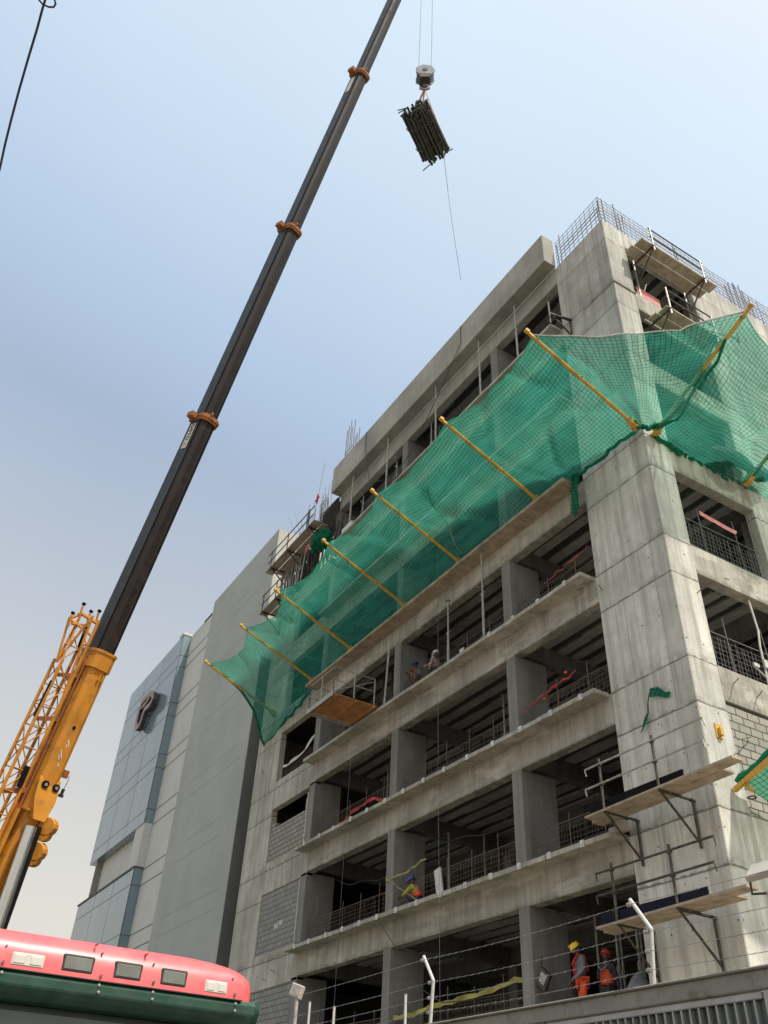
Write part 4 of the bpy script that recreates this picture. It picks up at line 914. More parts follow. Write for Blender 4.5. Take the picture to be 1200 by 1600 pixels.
hframe(-16.6, 27.1, 'pale trestle frame on the top ledge near the left end of the parapet')
hframe(-13.5, 27.1, 'pale trestle frame on the top ledge by the second bare column')
# ================================================================ left top formwork
def left_platform(z, xa, xb, lab, brx):
    o = thing('bracket_scaffold', lab, 'scaffold', ((xa + xb) / 2, -0.6, z), 'scaffold platforms at the left end')
    MB().box(xa, xb, -1.2, -0.72, z, z + 0.05).build('plank', 'plank', o)
    MB().box(xa + 0.3, xb, -0.68, -0.15, z - 0.02, z + 0.03).build('plank', 'plank', o)
    for x in brx:
        MB().bar((x, -0.02, z - 0.04), (x, -1.2, z - 0.04), 0.045).bar((x, -0.02, z), (x, -0.02, z - 1.1), 0.04).bar((x, -0.02, z - 1.0), (x, -1.1, z - 0.05), 0.04).build('bracket', 'steel', o)
        MB().bar((x, -1.2, z - 0.25), (x, -1.2, z + 1.15), 0.03).build('guard_post', 'steel', o)
    for h_ in (0.5, 1.05): MB().bar((xa + 0.2, -1.2, z + h_), (xb - 0.1, -1.2, z + h_), 0.028).build('guard_rail', 'steel', o)
left_platform(29.0, -27.0, -20.9, 'upper scaffold platform at the left end under bare reinforcing bars', (-26.3, -24.2, -21.6))
left_platform(26.2, -27.0, -24.3, 'lower scaffold platform at the left end beside the grey office wall', (-26.6, -24.9))
o = thing('wall_formwork', 'dark wall formwork with steel props between the two left end platforms', 'formwork', (-24, 0, 27))
m = MB(); 
for k in range(26):
    x = -26.6 + k * 0.13 + R_.uniform(-.04, .04); m.bar((x, -0.15 + R_.uniform(-.15, .25), 27.0), (x + R_.uniform(-.25, .25), -0.1 + R_.uniform(-.1, .3), 28.9), 0.03, 5)
m.build('props', 'darkform', o)
m = MB()
for k in range(16):
    x = -26.5 + k * 0.2 + R_.uniform(-.05, .05); m.bar((x, -0.4 + R_.uniform(-.1, .1), 27.0), (x + R_.uniform(-.3, .3), -0.35, 28.9), 0.026, 5)
m.build('props', 'galv', o)
MB().box(-26.8, -23.2, 0.3, 0.4, 27.0, 29.0).build('shutter', 'darkform', o)
MB().box(-27.1, -21.2, -0.1, 0.25, 29.05, 29.9).build('concrete_beam', 'parapet', o)
m = MB()
for a in range(7):
    x = -22.9 + a * 0.45; m.bar((x, -0.1, 27.0), (x + .5, -0.1, 29.0), 0.045, 5).bar((x + .5, 0.1, 27.0), (x, 0.1, 29.0), 0.045, 5)
for z in (27.5, 28.2, 28.7): m.bar((-23.2, 0, z), (-20.5, 0, z), 0.04, 5)
m.build('braces', 'steel', o)
o = thing('mesh_formwork', 'dark leaning formwork grid under the left end of the roof parapet', 'formwork', (-21, 0, 28.5))
m = MB()
for k in range(11): m.bar((-22.1 + k * .17, -0.35, 28.6 + .0 * k), (-21.9 + k * .17, -0.15, 30.65), 0.035, 5)
for k in range(9): m.bar((-22.2, -0.38 + k * .02, 28.7 + k * .23), (-20.35, -0.38 + k * .02, 28.7 + k * .23), 0.03, 5)
m.build('grid', 'darkform', o)
MB().box(-22.1, -20.5, 0.02, 0.1, 28.6, 30.6).build('backing', 'darkform', o)
m = MB()
for k in range(26):
    x = -25.5 + R_.random() * 4.0; m.bar((x, R_.uniform(-.1, .2), 29.8), (x + R_.uniform(-.25, .25), 0, 31.2 + R_.uniform(0, 1.8)), 0.017, 4)
for k in range(6):
    x = -23.0 + k * 0.14; m.bar((x, 0, 29.8), (x + .02, 0, 32.0), 0.02, 4)
m.bar((-25.0, 0, 30), (-27.6, 0, 34.0), 0.010, 4).bar((-24.8, 0, 30), (-26.6, 0, 33.6), 0.010, 4).bar((-24.0, 0, 30), (-23.0, 0, 35.2), 0.012, 4)
tag(m.build('rebar_cluster', 'rebarg', None), 'loose vertical reinforcing bars sticking up above the left end platform', 'rebar')
m = MB().sphere((0, 0, 0), 1.0, 44, 26)
m.v = [(-20.7 + x * .85 * (1 + .35 * nz3((x, y, z), 1.9)), -0.75 + y * .35 + .2 * nz3((x, y, z), 3), 27.9 + z * .42 * (1 + .7 * nz3((x + 4, y, z), 1.8)) - .16 * abs(math.sin(x * 6 + y * 3)) - .22 * x * x) for x, y, z in m.v]
tag(m.build('tarpaulin', 'netdark', None, smooth=True), 'bundled green sheet at the left end of the top ledge, above a yellow pole tip', 'tarpaulin')
tag(MB().box(-21.6, -21.45, -0.9, -0.85, 30.7, 31.3).box(-21.8, -21.3, -0.9, -0.86, 30.95, 31.05).build('red_rag', 'red', None), 'red rag tied above the formwork grid beside the parapet end', 'rag')
tag(MB().box(-18.9, -17.9, -0.5, -0.2, 27.15, 27.4).build('timber_block', 'foam', None), 'pale timber block on the top ledge near the left end', 'timber')
# ================================================================ mobile crane
P0 = V((-15.27, -12.4, 5.14)); AX = V((0.28208761, 0.10241269, 0.95390682)).normalized()
hx = V((AX.x, AX.y, 0)).normalized(); SX = V((hx.y, -hx.x, 0)); BX = (hx * AX.z - V((0, 0, 1)) * math.hypot(AX.x, AX.y)).normalized()
def bp(L, s=0.0, b=0.0): return P0 + AX * L + SX * s + BX * b
CR = thing('mobile_crane', 'mobile crane with yellow base boom and long dark telescopic boom leaning over the site', 'crane', (-15, -12.5, 0))
def prof(w, h, ch=0.16):
    a = w / 2; b = h / 2; c = w * ch
    return [(-a, -b), (a, -b), (a, b * 0.35), (a - c * .5, b * .8), (a - c * 1.6, b), (-a + c * 1.6, b), (-a + c * .5, b * .8), (-a, b * .35)]
secs = [(-3.0, 9.35, .69, .80, 'base_boom', 'yellow'), (9.3, 18.2, .655, .74, 'boom_section', 'boom'), (18.1, 27.6, .60, .67, 'boom_section', 'boom'), (27.5, 37.4, .545, .61, 'boom_section', 'boom'), (37.3, 50.0, .49, .55, 'boom_section', 'boom')]
for k, (a, b, w, h, nm_, mt) in enumerate(secs):
    o = MB().prism(prof(w, h), bp(a), bp(b), SX, BX).build(nm_, mt, CR, bevel=0.012)
    if k:
        wr = MB()
        for s_ in (-w * .15, w * .22): wr.obox(bp((a + b) / 2, s_, h / 2 + 0.006), (AX, SX, BX), ((b - a) / 2, 0.012, 0.012))
        wr.build('weld_seam', 'boomg', CR)
        wr = MB().obox(bp((a + b) / 2, w / 2 + 0.004, -0.04), (AX, SX, BX), ((b - a) / 2, 0.006, h * 0.36)); wr.build('skylit_side_face', 'boomg', CR)  # thin lighter face: sky light on this side put into the colour
    # collar
    L = b; mt2 = 'yellow' if k == 0 else 'orange'
    if k < 4:
        c0 = MB().prism(prof(w + .13, h + .13), bp(L - 0.55 if k == 0 else L - 0.16), bp(L + 0.02 if k == 0 else L + 0.10), SX, BX)
        c0.build('head_collar', mt2, CR, bevel=0.015)
        c0 = MB().prism(prof(w + .18, h + .18), bp(L - 0.05), bp(L + 0.03), SX, BX)
        if k: c0.obox(bp(L - .05, w / 2 + .2, -.1), (AX, SX, BX), (.09, .1, .16)).obox(bp(L + .16, .1, h / 2 + .05), (AX, SX, BX), (.06, .03, .05))
        else: c0.obox(bp(L - .75, -.05, h / 2 + .03), (AX, SX, BX), (.1, .03, .03)).obox(bp(L - .75, -.16, h / 2 + .03), (AX, SX, BX), (.1, .03, .03))
        c0.build('collar_flange', mt2, CR)
# boom tip head (above frame)
MB().obox(bp(50.2, 0, 0.3), (AX, SX, BX), (.5, .3, .6)).build('boom_head', 'yellow', CR)
# decals
def decal(L, s, b, ln_m, ww, txt, nrm):
    ax_ = (AX, SX if nrm == 'B' else BX, BX if nrm == 'B' else SX)
    MB().obox(bp(L, s, b), ax_, (ln_m, ww, 0.004)).build('sticker', 'white', CR)
def text_mesh(txt, size, origin, right, up, mat, parent, name, ext=0.004):
    cu = bpy.data.curves.new(name, 'FONT'); cu.body = txt; cu.size = size; cu.extrude = ext; cu.align_x = 'CENTER'; cu.align_y = 'CENTER'
    t = bpy.data.objects.new(name, cu); COL.objects.link(t); bpy.context.view_layer.update()
    me = bpy.data.meshes.new_from_object(t.evaluated_get(bpy.context.evaluated_depsgraph_get())); bpy.data.objects.remove(t)
    right = V(right).normalized(); up = V(up).normalized(); nn = right.cross(up)
    off = V(parent_loc(parent)) if parent else V((0, 0, 0))
    for v in me.vertices: v.co = V(origin) + right * v.co.x + up * v.co.y + nn * v.co.z - off
    me.materials.clear(); me.materials.append(M[mat]); o = bpy.data.objects.new(name, me); COL.objects.link(o)
    if parent: o.parent = parent
    return o
decal(17.35, .355, -.02, .52, .15, '', 'S')
text_mesh('OSTO', .26, bp(17.5, .364, -.02), -AX, BX, 'black', CR, 'sticker_lettering')
text_mesh('C', .26, bp(16.98, .364, -.02), -AX, BX, 'red', CR, 'sticker_emblem')
decal(36.5, .30, -.02, .5, .12, '', 'S')
# base boom details
MB().bar(bp(7.0, .02, .40), bp(7.0, .02, .408), .055, 12).build('inspection_hole', 'black', CR)
m = MB()
for (L, s, w_) in ((6.55, -.02, .1), (6.45, .0, .05), (6.2, .05, .12), (6.1, .08, .07), (5.9, .0, .05)):
    m.obox(bp(L, s, .403), ((AX + SX * .5).normalized(), (SX - AX * .5).normalized(), BX), (w_, .018, .002))
m.build('paint_scratches', 'foam', CR)
m = MB()
for s in (.13, -.22): m.bar(bp(5.30, s, .40), bp(5.30, s, .47), .105, 12)
m.build('pin_plate', 'black', CR)
m = MB()
for s in (.13, -.22): m.bar(bp(5.30, s, .46), bp(5.30, s, .485), .05, 10)
m.build('pin_head', 'galv', CR)
fk = MB(); q = [bp(5.5, .34, .34), bp(5.5, -.36, .34), bp(4.9, -.36, .52), bp(4.35, -.2, .68), bp(4.35, .18, .68), bp(4.9, .34, .52), bp(4.35, .2, .36), bp(4.35, -.2, .36)]
fk.v = [tuple(a) for a in q]; fk.f = [(0, 1, 2, 5), (5, 2, 3, 4), (4, 3, 7, 6), (0, 5, 4, 6), (1, 7, 3, 2)]
fk.build('cylinder_lug', 'yellow', CR, bevel=0.01)
MB().bar(bp(4.15, .12, .66), bp(1.0, .05, 1.18), .165, 20).build('lift_cylinder_rod', 'chrome', CR, smooth=False)
MB().bar(bp(4.2, -.12, .62), bp(1.0, -.16, 1.10), .10, 10).build('cylinder_hose_guard', 'black', CR)
MB().bar(bp(1.1, .05, 1.17), bp(-3.2, 0, 1.9), .22, 16).build('lift_cylinder_barrel', 'yellow', CR)
for L in (4.28, 3.6):
    m = MB().bar(bp(L, -.52, .52), bp(L, -.30, .66), .25, 14).bar(bp(L - .22, -.5, .5), bp(L - .22, -.3, .64), .2, 12); m.build('hose_reel', 'yellow', CR, bevel=0.02)
m = MB().obox(bp(5.75, -.43, .15), (AX, SX, BX), (.11, .09, .10)).tube([bp(5.75, -.5, .15), bp(5.7, -.6, .2), bp(5.5, -.6, .2), bp(5.35, -.58, .2)], .012, 4)
m.build('limit_bracket', 'orange', CR)
MB().bar(bp(5.36, -.58, .2), bp(5.2, -.58, .2), .05, 8).bar(bp(5.2, -.58, .2), bp(5.12, -.58, .2), .08, 8).build('limit_weight', 'boomg', CR)
MB().obox(bp(3.6, .5, .1), (AX, SX, BX), (.9, .05, .2)).obox(bp(4.55, .28, .3), (AX, SX, BX), (.03, .12, .2)).build('side_gusset', 'yellow', CR)
MB().prism([(-.06, -.08), (.06, -.08), (.06, .08), (-.06, .08)], bp(-2, .46, -.05), bp(9.1, .46, -.05), SX, BX).bar(bp(-2, .43, .12), bp(9.0, .43, .12), .03).build('side_rail', 'orange', CR)
# stowed lattice jib
J = MB(); ch = {}
for s_ in (.62, 1.12):
    for b_ in (-.38, .12):
        L1 = 8.7 if s_ > 1 else 10.2
        J.bar(bp(-3, s_, b_), bp(L1, s_ if s_ > 1 else s_ - .04, b_), .05, 7)
J.build('jib_chords', 'yellow', CR)
J = MB(); L = -2.6; fl = 0
while L < 8.4:
    for b_ in (-.38, .12):
        J.bar(bp(L, .62 if fl else 1.12, b_), bp(L + .62, 1.12 if fl else .62, b_), .02, 5); J.bar(bp(L, .62, b_), bp(L, 1.12, b_), .018, 5)
    for s_ in (.62, 1.12): J.bar(bp(L, s_, -.38 if fl else .12), bp(L + .62, s_, .12 if fl else -.38), .018, 5)
    L += .62; fl = 1 - fl
J.build('jib_lacing', 'yellow', CR)
J = MB()
top = [bp(9.95, 1.30, -.3), bp(10.25, 1.0, -.3), bp(10.25, .82, .1), bp(10.1, .58, .1)]
for t_ in top[:3]: J.bar(bp(8.6, 1.12, -.2), t_, .04, 6)
J.bar(bp(8.6, 1.12, .1), top[1], .03, 6).bar(bp(7.6, .6, .1), top[2], .035, 6)
for a, b in ((bp(9.2, 1.15, -.2), bp(9.2, .6, .0)), (bp(8.7, 1.1, 0), bp(9.4, .6, 0)), (bp(9.5, .95, -.2), bp(8.9, .58, .1)), (bp(9.9, .9, -.1), bp(9.3, .58, .1)), (bp(8.5, 1.1, 0), bp(8.2, .6, 0))): J.bar(a, b, .022, 5)
J.bar(top[0], top[1], .05, 6).bar(top[1], top[3], .06, 6).bar(top[0], bp(9.7, .6, .1), .05, 6).bar(bp(9.8, 1.25, -.1), bp(10.0, .58, -.3), .05, 6)
for (L_, s_) in ((10.05, 1.32), (10.45, 1.12), (10.35, .80), (10.5, .55)): J.bar(bp(L_ - .35, s_ - .05, -.2), bp(L_, s_, -.2), .035, 6)
J.build('jib_head', 'yellow', CR)
J = MB()
for (L_, s_) in ((10.12, 1.32), (10.52, 1.12), (10.42, .80), (10.55, .55)): J.bar(bp(L_, s_ - .05, -.2), bp(L_, s_ + .04, -.2), .05, 10)
J.bar(bp(9.9, .78, -.1), bp(9.1, .72, -.1), .04)
J.bar(bp(8.0, 1.18, .14), bp(6.9, 1.2, .14), .03).bar(bp(5.6, .72, .15), bp(5.0, .7, .15), .09)
J.build('jib_pins', 'black', CR)
J = MB()
for L_ in (8.35, 7.0, 4.9, 2.6): J.obox(bp(L_, .72, .0), ((SX - AX * .35).normalized(), (AX + SX * .35).normalized(), BX), (.30, .06, .12))
J.build('jib_mounts', 'orange', CR)
# carrier: turntable, cab, chassis, wheels
MB().box(-21.5, -13.4, -13.9, -10.9, 1.1, 1.7).build('chassis', 'yellow', CR, bevel=.05)
MB().box(-19.3, -15.2, -13.6, -11.2, 1.75, 3.0).build('superstructure', 'yellow', CR, bevel=.08)
MB().box(-21.0, -19.4, -13.8, -11.0, 1.75, 3.3).build('counterweight', 'gate', CR, bevel=.06)
MB().box(-16.8, -15.0, -14.9, -13.7, 1.75, 3.4).build('operator_cab', 'yellow', CR, bevel=.08)
MB().box(-14.98, -14.96, -14.8, -13.8, 2.2, 3.3).build('cab_window', 'ftglass', CR)
for x in (-21, -19.4, -16.6, -15):
    for y in (-13.9, -10.9): MB().bar((x, y - .2, .6), (x, y + .2, .6), .6, 20).build('wheel', 'black', CR)
# ================================================================ hook block, rope, sling, bundle
H = V((-1.246, -7.309, 36.08))
HB = thing('hook_block', 'grey steel hook block hanging on two ropes against the sky', 'hook block', H)
w1 = V((.53, .85, 0)).normalized(); w2 = V((.85, -.53, 0)).normalized(); up = V((0, 0, 1))
def disc(mb, c, nrm, r, th, squash=1.0):
    nrm = V(nrm).normalized(); a = nrm.cross(up).normalized(); b = a.cross(nrm); n = 14; k = len(mb.v)
    for s in (-1, 1):
        for i in range(n):
            t = 2 * math.pi * i / n; rr = r * (1.0 + (0.10 if i % 2 else 0)) ; mb.v.append(tuple(V(c) + a * (rr * math.cos(t)) + b * (rr * math.sin(t) * squash) + nrm * (s * th)))
    for i in range(n): mb.f.append((k + i, k + (i + 1) % n, k + n + (i + 1) % n, k + n + i))
    mb.f.append(tuple(k + n - 1 - i for i in range(n))); mb.f.append(tuple(k + n + i for i in range(n)))
for s in (-.2, .2):
    m = MB(); disc(m, H + w2 * s, w2, .36, .035, 1.15); m.build('cheek_plate', 'emb', HB, bevel=.015)
for s in (-.11, .0, .11):
    m = MB(); disc(m, H + up * .05 + w2 * s, w2, .33, .035); m.build('sheave', 'emb', HB)
m = MB().obox(H - up * .5, (w1, w2, up), (.2, .26, .14)).bar(H - up * .45, H - up * .75, .10).bar(H + w2 * -.26, H + w2 * .26, .10, 10); m.build('swivel', 'steel', HB)
hk = [H + up * (-.7) + w1 * 0]
for i in range(11):
    t = math.radians(100 - i * 27); hk.append(H - up * .98 + w1 * (.17 * math.cos(t)) + up * (.17 * math.sin(t)))
MB().tube(hk, .05, 8).build('hook', 'emb', HB, smooth=True)
T = V((-1.246, -7.309, 52.5))
for s in (-.25, .25): MB().tube([H + w1 * s + up * .1, T + w1 * s * 1.0], .017, 5).build('hoist_rope', 'wire', HB)
# bundle
a0 = V((-1.47, -7.52, 34.05)); a1 = V((-2.55, -5.85, 34.05)); bd = (a1 - a0).normalized(); L = 1.92; mid = (a0 + a1) / 2 + V((-.12, .02, -0.35)); sd = bd.cross(up).normalized()
BU = thing('pipe_bundle', 'bundle of dark scaffold pipes hanging level from the crane hook', 'pipe bundle', mid)
k = 0
for j in range(10):
    for i in range(10):
        ox = (i - 4.5) * .108 + (.05 if j % 2 else 0) + R_.uniform(-.02, .02); oz = (j - 4.5) * .085 + R_.uniform(-.015, .015)
        if ox * ox / .34 + oz * oz / .165 > 1.0: continue
        o1 = R_.uniform(-.20, .20); o2 = R_.uniform(-.18, .18); tl_ = R_.uniform(-.05, .05)
        m = MB().bar(mid - bd * (L / 2 + o1) + sd * ox + up * oz, mid + bd * (L / 2 + o2) + sd * (ox + tl_) + up * (oz + tl_ * .5), .046, 6)
        for e_, sg_ in ((-(L / 2 + o1) + .06, 1), ((L / 2 + o2) - .06, 1)):
            an = R_.uniform(0, 6.28); dv = sd * math.cos(an) + up * math.sin(an); c_ = mid + bd * e_ + sd * ox + up * oz
            m.bar(c_, c_ + dv * .10, .034, 5)
        if k < 90: m.build('pipe', 'pipe', BU)
        k += 1
for (e_, dv) in ((-1.15, sd * -.55 + up * .2), (-1.2, sd * -.5 - up * .1), (1.1, sd * .6 + up * .1), (1.15, sd * -.5 - up * .4)):
    c_ = mid + bd * e_; MB().bar(c_ + dv * .5, c_ + dv * 1.2, .022, 5).build('coupler', 'pipe', BU)
for e_ in (-.45, .45):
    MB().tube([mid + bd * e_ + sd * (.60 * math.cos(t * .5236)) + up * (.44 * math.sin(t * .5236)) for t in range(13)], .022, 5).build('binding_strap', 'steel', BU)
SLG = thing('lifting_sling', 'salmon webbing sling running from the hook to the pipe bundle', 'sling', H - up)
hp = H - up * 1.13
for e_ in (-.45, .45):
    for s_ in (-.55, .55):
        q = mid + bd * e_ + sd * s_ + up * .1; d = (q - hp).normalized(); sdv = d.cross(bd).normalized()
        MB().obox((q + hp) / 2, (d, bd, sdv), ((q - hp).length / 2, .045, .01)).build('webbing_leg', 'strap', SLG)
tp_ = [lerp((-2.45, -6.0, 33.9), (-3.1, -5.2, 28.6), t / 8) + V((.18 * math.sin(t * .8), 0, 0)) for t in range(9)]
TG = [(693, 238), (700, 300), (706, 345), (712, 385), (720, 437)]
def onray(u, v, d):
    r = (r_ * (u - 600) + d_ * (v - 800) + f_ * 1334.1).normalized(); return CAM + r * d
tag(MB().tube([onray(u, v, 35.9 - i * 0.9) for i, (u, v) in enumerate(TG)], .011, 4).build('tag_line', 'wire', None), 'thin tag line trailing down from the pipe bundle', 'rope')
# overhead cable top left
loop = [(0, 262), (8, 225), (18, 185), (30, 140), (45, 88), (58, 45), (66, 15), (74, -12), (86, -25), (92, -18), (96, -6)]
pts = [onray(u, v, 7.0 + .02 * i) for i, (u, v) in enumerate(loop)]
lo2 = [(70, -40), (60, -10), (56, -6), (66, 6), (76, 11), (84, 11), (87, 6), (85, -1), (78, -10), (66, -26)]
tag(MB().tube([onray(u, v, 7) for u, v in [(-300, 1250), (-130, 700), (-40, 400), (-20, 330)] + loop[:8] + [(84, -60), (110, -180), (160, -420), (260, -900)]] , .008, 6).tube([onray(u, v, 7.02) for u, v in lo2], .007, 6).build('overhead_cable', 'cable', None, smooth=True), 'thin dark overhead cable with a small loop at the top left', 'cable')
# ================================================================ boundary fence
FZ = 3.12
FE = thing('boundary_gate', 'grey steel gate with wide top girder and thin vertical bars at bottom right', 'gate', (6, -9, 0))
MB().box(-3.0, 9.5, -9.0, -8.9, 2.975, FZ).box(-3.0, 9.5, -9.04, -8.86, FZ, FZ + 0.02).build('top_girder', 'gate', FE, bevel=.01)
MB().box(4.3, 7.06, -8.985, -8.94, 2.912, 2.962).box(4.3, 4.36, -8.985, -8.94, .3, 2.91).box(7.08, 9.5, -8.99, -8.9, 0.1, 2.97).box(4.3, 7.05, -8.985, -8.94, .2, .3).build('gate_frame', 'gate2', FE, bevel=.006)
m = MB(); x = 4.46
while x < 7.05: m.box(x, x + .014, -8.975, -8.955, .3, 2.911); x += .1
m.build('vertical_bars', 'gate2', FE)
MB().box(4.36, 7.12, -8.93, -8.92, .25, 2.95).build('backing_panel', 'fglass', FE)
MB().box(-3.0, 4.29, -8.98, -8.92, 0.1, 2.97).build('solid_panel', 'gate', FE)
m = MB().box(6.55, 6.9, -8.92, -8.915, 1.9, 2.7)
# left fence
FL = thing('boundary_fence', 'low grey boundary fence with pale stub posts left of the gate', 'fence', (-3, -9, 0))
MB().box(-30, -3.05, -9.0, -8.9, 0.1, 3.1).build('panel', 'gate', FL)
for x in (-0.45, 1.5): pass
def stub(x, z, lab):
    o = thing('stub_post', lab, 'post', (x, -9, 3.12), 'short white posts on the boundary fence')
    MB().bar((x, -8.95, 3.1), (x, -8.95, z), .018, 8).build('tube', 'white', o)
    MB().bar((x, -8.95, z), (x, -8.95, z + .01), .021, 8).build('cap', 'galv', o)
stub(-0.44, 3.58, 'short thin white post left of the bent post, second from the floodlight'); stub(1.52, 3.53, 'short thin white post just left of the bent barbed wire post'); stub(-1.25, 3.72, 'short white post right beside the small floodlight')
GW = 'bent white posts carrying barbed wire'
def wpost(x, lab):
    o = thing('wire_post', lab, 'post', (x, -9, 3.12), GW)
    MB().tube([(x, -8.95, 3.1), (x + .04, -8.95, 3.4), (x + .07, -8.95, 3.62), (x - .16, -8.95, 3.93)], .021, 10).build('bent_tube', 'white', o)
    for (dx, z) in ((.03, 3.27), (.05, 3.43), (.06, 3.60), (-.12, 3.88)):
        MB().bar((x + dx - .05, -8.97, z), (x + dx - .01, -8.97, z), .02, 8).sphere((x + dx - .055, -8.97, z), .022, 8, 6).build('insulator', 'galv', o)
wpost(5.86, 'bent white barbed wire post in front of the lower bracket scaffold'); wpost(2.1, 'bent white barbed wire post in front of the dark lowest openings')
for z, dz, lab in ((3.27, 0, 'lowest'), (3.43, 1, 'second lowest'), (3.60, 2, 'second highest'), (3.88, 3, 'highest')):
    w = MB(); xs_ = [-4.5, 2.1 + (.03, .05, .06, -.12)[dz] - .03, 5.86 + (.03, .05, .06, -.12)[dz] - .03, 9.5]
    for a, b in zip(xs_[:-1], xs_[1:]):
        pts = [V((a + (b - a) * t / 8, -8.975, z + (3.15 - 3.12) * 0 - 0.03 * 4 * (t / 8) * (1 - t / 8))) for t in range(9)]; w.tube(pts, .0026, 4)
        t = a
        while t < b: 
            zz = z - .03 * 4 * ((t - a) / (b - a)) * (1 - (t - a) / (b - a)); w.bar((t, -8.975 - .012, zz - .012), (t + .01, -8.975 + .012, zz + .012), .002, 3); t += .15
    tag(w.build('barbed_wire', 'wire', None), '%s barbed wire strand above the boundary fence' % lab, 'wire', 'strands of barbed wire')
# floodlights
o = thing('floodlight', 'large pale square floodlight seen from below at the right edge', 'floodlight', (7.15, -8.9, 3.1))
c0 = V((7.27, -8.88, 3.90)); a1 = (V((1, .12, .05))).normalized(); a2 = V((-.1, .75, .66)).normalized(); a3 = a1.cross(a2).normalized(); a2 = a3.cross(a1).normalized()
MB().obox(c0, (a1, a2, a3), (.15, .11, .03)).build('housing', 'lamp', o, bevel=.012)
MB().obox(c0 - a3 * .034, (a1, a2, a3), (.125, .085, .006)).build('lens', 'lampglass', o, bevel=.004)
MB().tube([c0 - a1 * .16 - a3 * .02, c0 - a1 * .16 + V((0, 0, -.17)), c0 + a1 * .02 + V((0, 0, -.2)), c0 + a1 * .17 + V((0, 0, -.17)), c0 + a1 * .17], .012, 5).build('yoke', 'steel', o)
MB().bar((7.3, -8.9, 3.1), (7.3, -8.9, 3.71), .035, 12).build('post', 'galv', o)
o = thing('floodlight', 'small pale floodlight on a post by the lower left windows', 'floodlight', (-1.6, -8.9, 3.1))
c0 = V((-1.75, -8.95, 3.93)); a1 = V((.8, .5, -.3)).normalized(); a3 = V((.45, -.85, .1)).normalized(); a2 = a3.cross(a1).normalized(); a3 = a1.cross(a2).normalized()
MB().obox(c0, (a1, a2, a3), (.11, .10, .045)).build('housing', 'lamp', o, bevel=.015)
MB().obox(c0 + a3 * .047, (a1, a2, a3), (.085, .075, .004)).build('lens', 'galv', o)
m = MB()
for k in range(5): m.obox(c0 - a3 * .06 + a1 * (k - 2) * .04, (a1, a2, a3), (.006, .09, .02))
m.build('cooling_fins', 'galv', o)
MB().bar((-1.72, -8.95, 3.1), (-1.72, -8.95, 3.82), .03, 10).build('post', 'galv', o)
# ================================================================ bus roof visor
XB = 4.0
BS = thing('bus', 'red and green bus top with five marker lamps, its roof filling the lower left', 'bus', (0, -13.4, 0))
def busprof(x, k):   # half outline of the roof crown in the y-z plane, rounded shoulders; k = inset
    ys = []
    yc = -13.40; hw = 1.20 - k
    for t in range(0, 25):
        a = math.pi * t / 24; cy = math.copysign(abs(math.cos(a)) ** 0.42, math.cos(a)); sz = abs(math.sin(a)) ** 0.75
        ys.append((x, yc + hw * cy, 2.83 + (0.40 - k * 0.5) * sz))
    return ys
m = MB(); loops = []
for j in range(15):
    h_ = j / 14; ins = 0.46 * (1 - math.sqrt(max(0, 1 - h_ ** 4.2))); z = 2.83 + 0.345 * h_
    x1, x0, y1, y0 = 4.02 - ins, -4.0 + ins, -12.13 - ins * 1.5, -15.1 + ins; r = max(0.05, 0.26 + ins * .5)
    for (cx, cy, a0) in ((x1 - r, y1 - r, 0), (x0 + r, y1 - r, 90), (x0 + r, y0 + r, 180), (x1 - r, y0 + r, 270)):
        for q in range(7):
            a = math.radians(a0 + q * 15); m.v.append((cx + r * math.cos(a), cy + r * math.sin(a), z))
n = 28
for j in range(14):
    for i in range(n): m.f.append((j * n + i, j * n + (i + 1) % n, (j + 1) * n + (i + 1) % n, (j + 1) * n + i))
m.f.append(tuple(14 * n + i for i in range(n)))
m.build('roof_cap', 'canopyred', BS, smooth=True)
m = MB(); prof2 = [(4.03, 2.83), (4.035, 2.76), (4.0, 2.69), (3.9, 2.64), (3.7, 2.62), (-4, 2.62), (-4, 2.83)]
for y in (-15.1, -12.13): m.v += [(x, y, z) for x, z in prof2]
n = len(prof2)
for i in range(n): m.f.append((i, (i + 1) % n, n + (i + 1) % n, n + i))
m.f.append(tuple(range(n))); m.f.append(tuple(range(2 * n - 1, n - 1, -1)))
m.build('green_band', 'canopygreen', BS, bevel=.03)
MB().box(-4, 3.85, -15.05, -12.25, 0.5, 1.5).build('body', 'canopygreen', BS, bevel=.05)
MB().box(-4, 3.80, -15.0, -12.3, 1.5, 2.62).build('windscreen', 'ftglass', BS, bevel=.05)
for y in (-14.2, -12.6):
    for x in (2.4, -2.6): MB().bar((x, y - .15, .5), (x, y + .15, .5), .5, 18).build('wheel', 'black', BS)
def onX(u, v, x):
    r = r_ * (u - 600) + d_ * (v - 800) + f_ * 1334.1; t = (x - CAM.x) / r.x; return CAM + r * t
for k, (u, v, w) in enumerate(((43, 1506, .125), (122, 1512, .125), (200, 1524, .115), (272, 1534, .112), (338, 1549, .10))):
    q = onX(u, v, 4.04); q.z = 2.935 if k not in (0, 4) else 2.91
    w *= 1.0; hh = .058 if k in (1, 2, 3) else .042
    fr = MB().box(3.98, 4.026, q.y - w - .012, q.y + w + .012, q.z - hh - .010, q.z + hh + .010).build('lamp_frame', 'rubber' if k in (1, 2, 3) else 'lenswhite', BS, bevel=.012)
    ls = MB().box(3.98, 4.031, q.y - w, q.y + w, q.z - hh, q.z + hh)
    if k in (0, 4): ls = MB().box(3.98, 4.031, q.y - w, q.y - .01, q.z - hh, q.z + hh).box(3.98, 4.031, q.y + .01, q.y + w, q.z - hh, q.z + hh)
    ls.build('marker_lens', 'lensdark' if k in (1, 2, 3) else 'lenswhite', BS, bevel=.014)
m = MB()
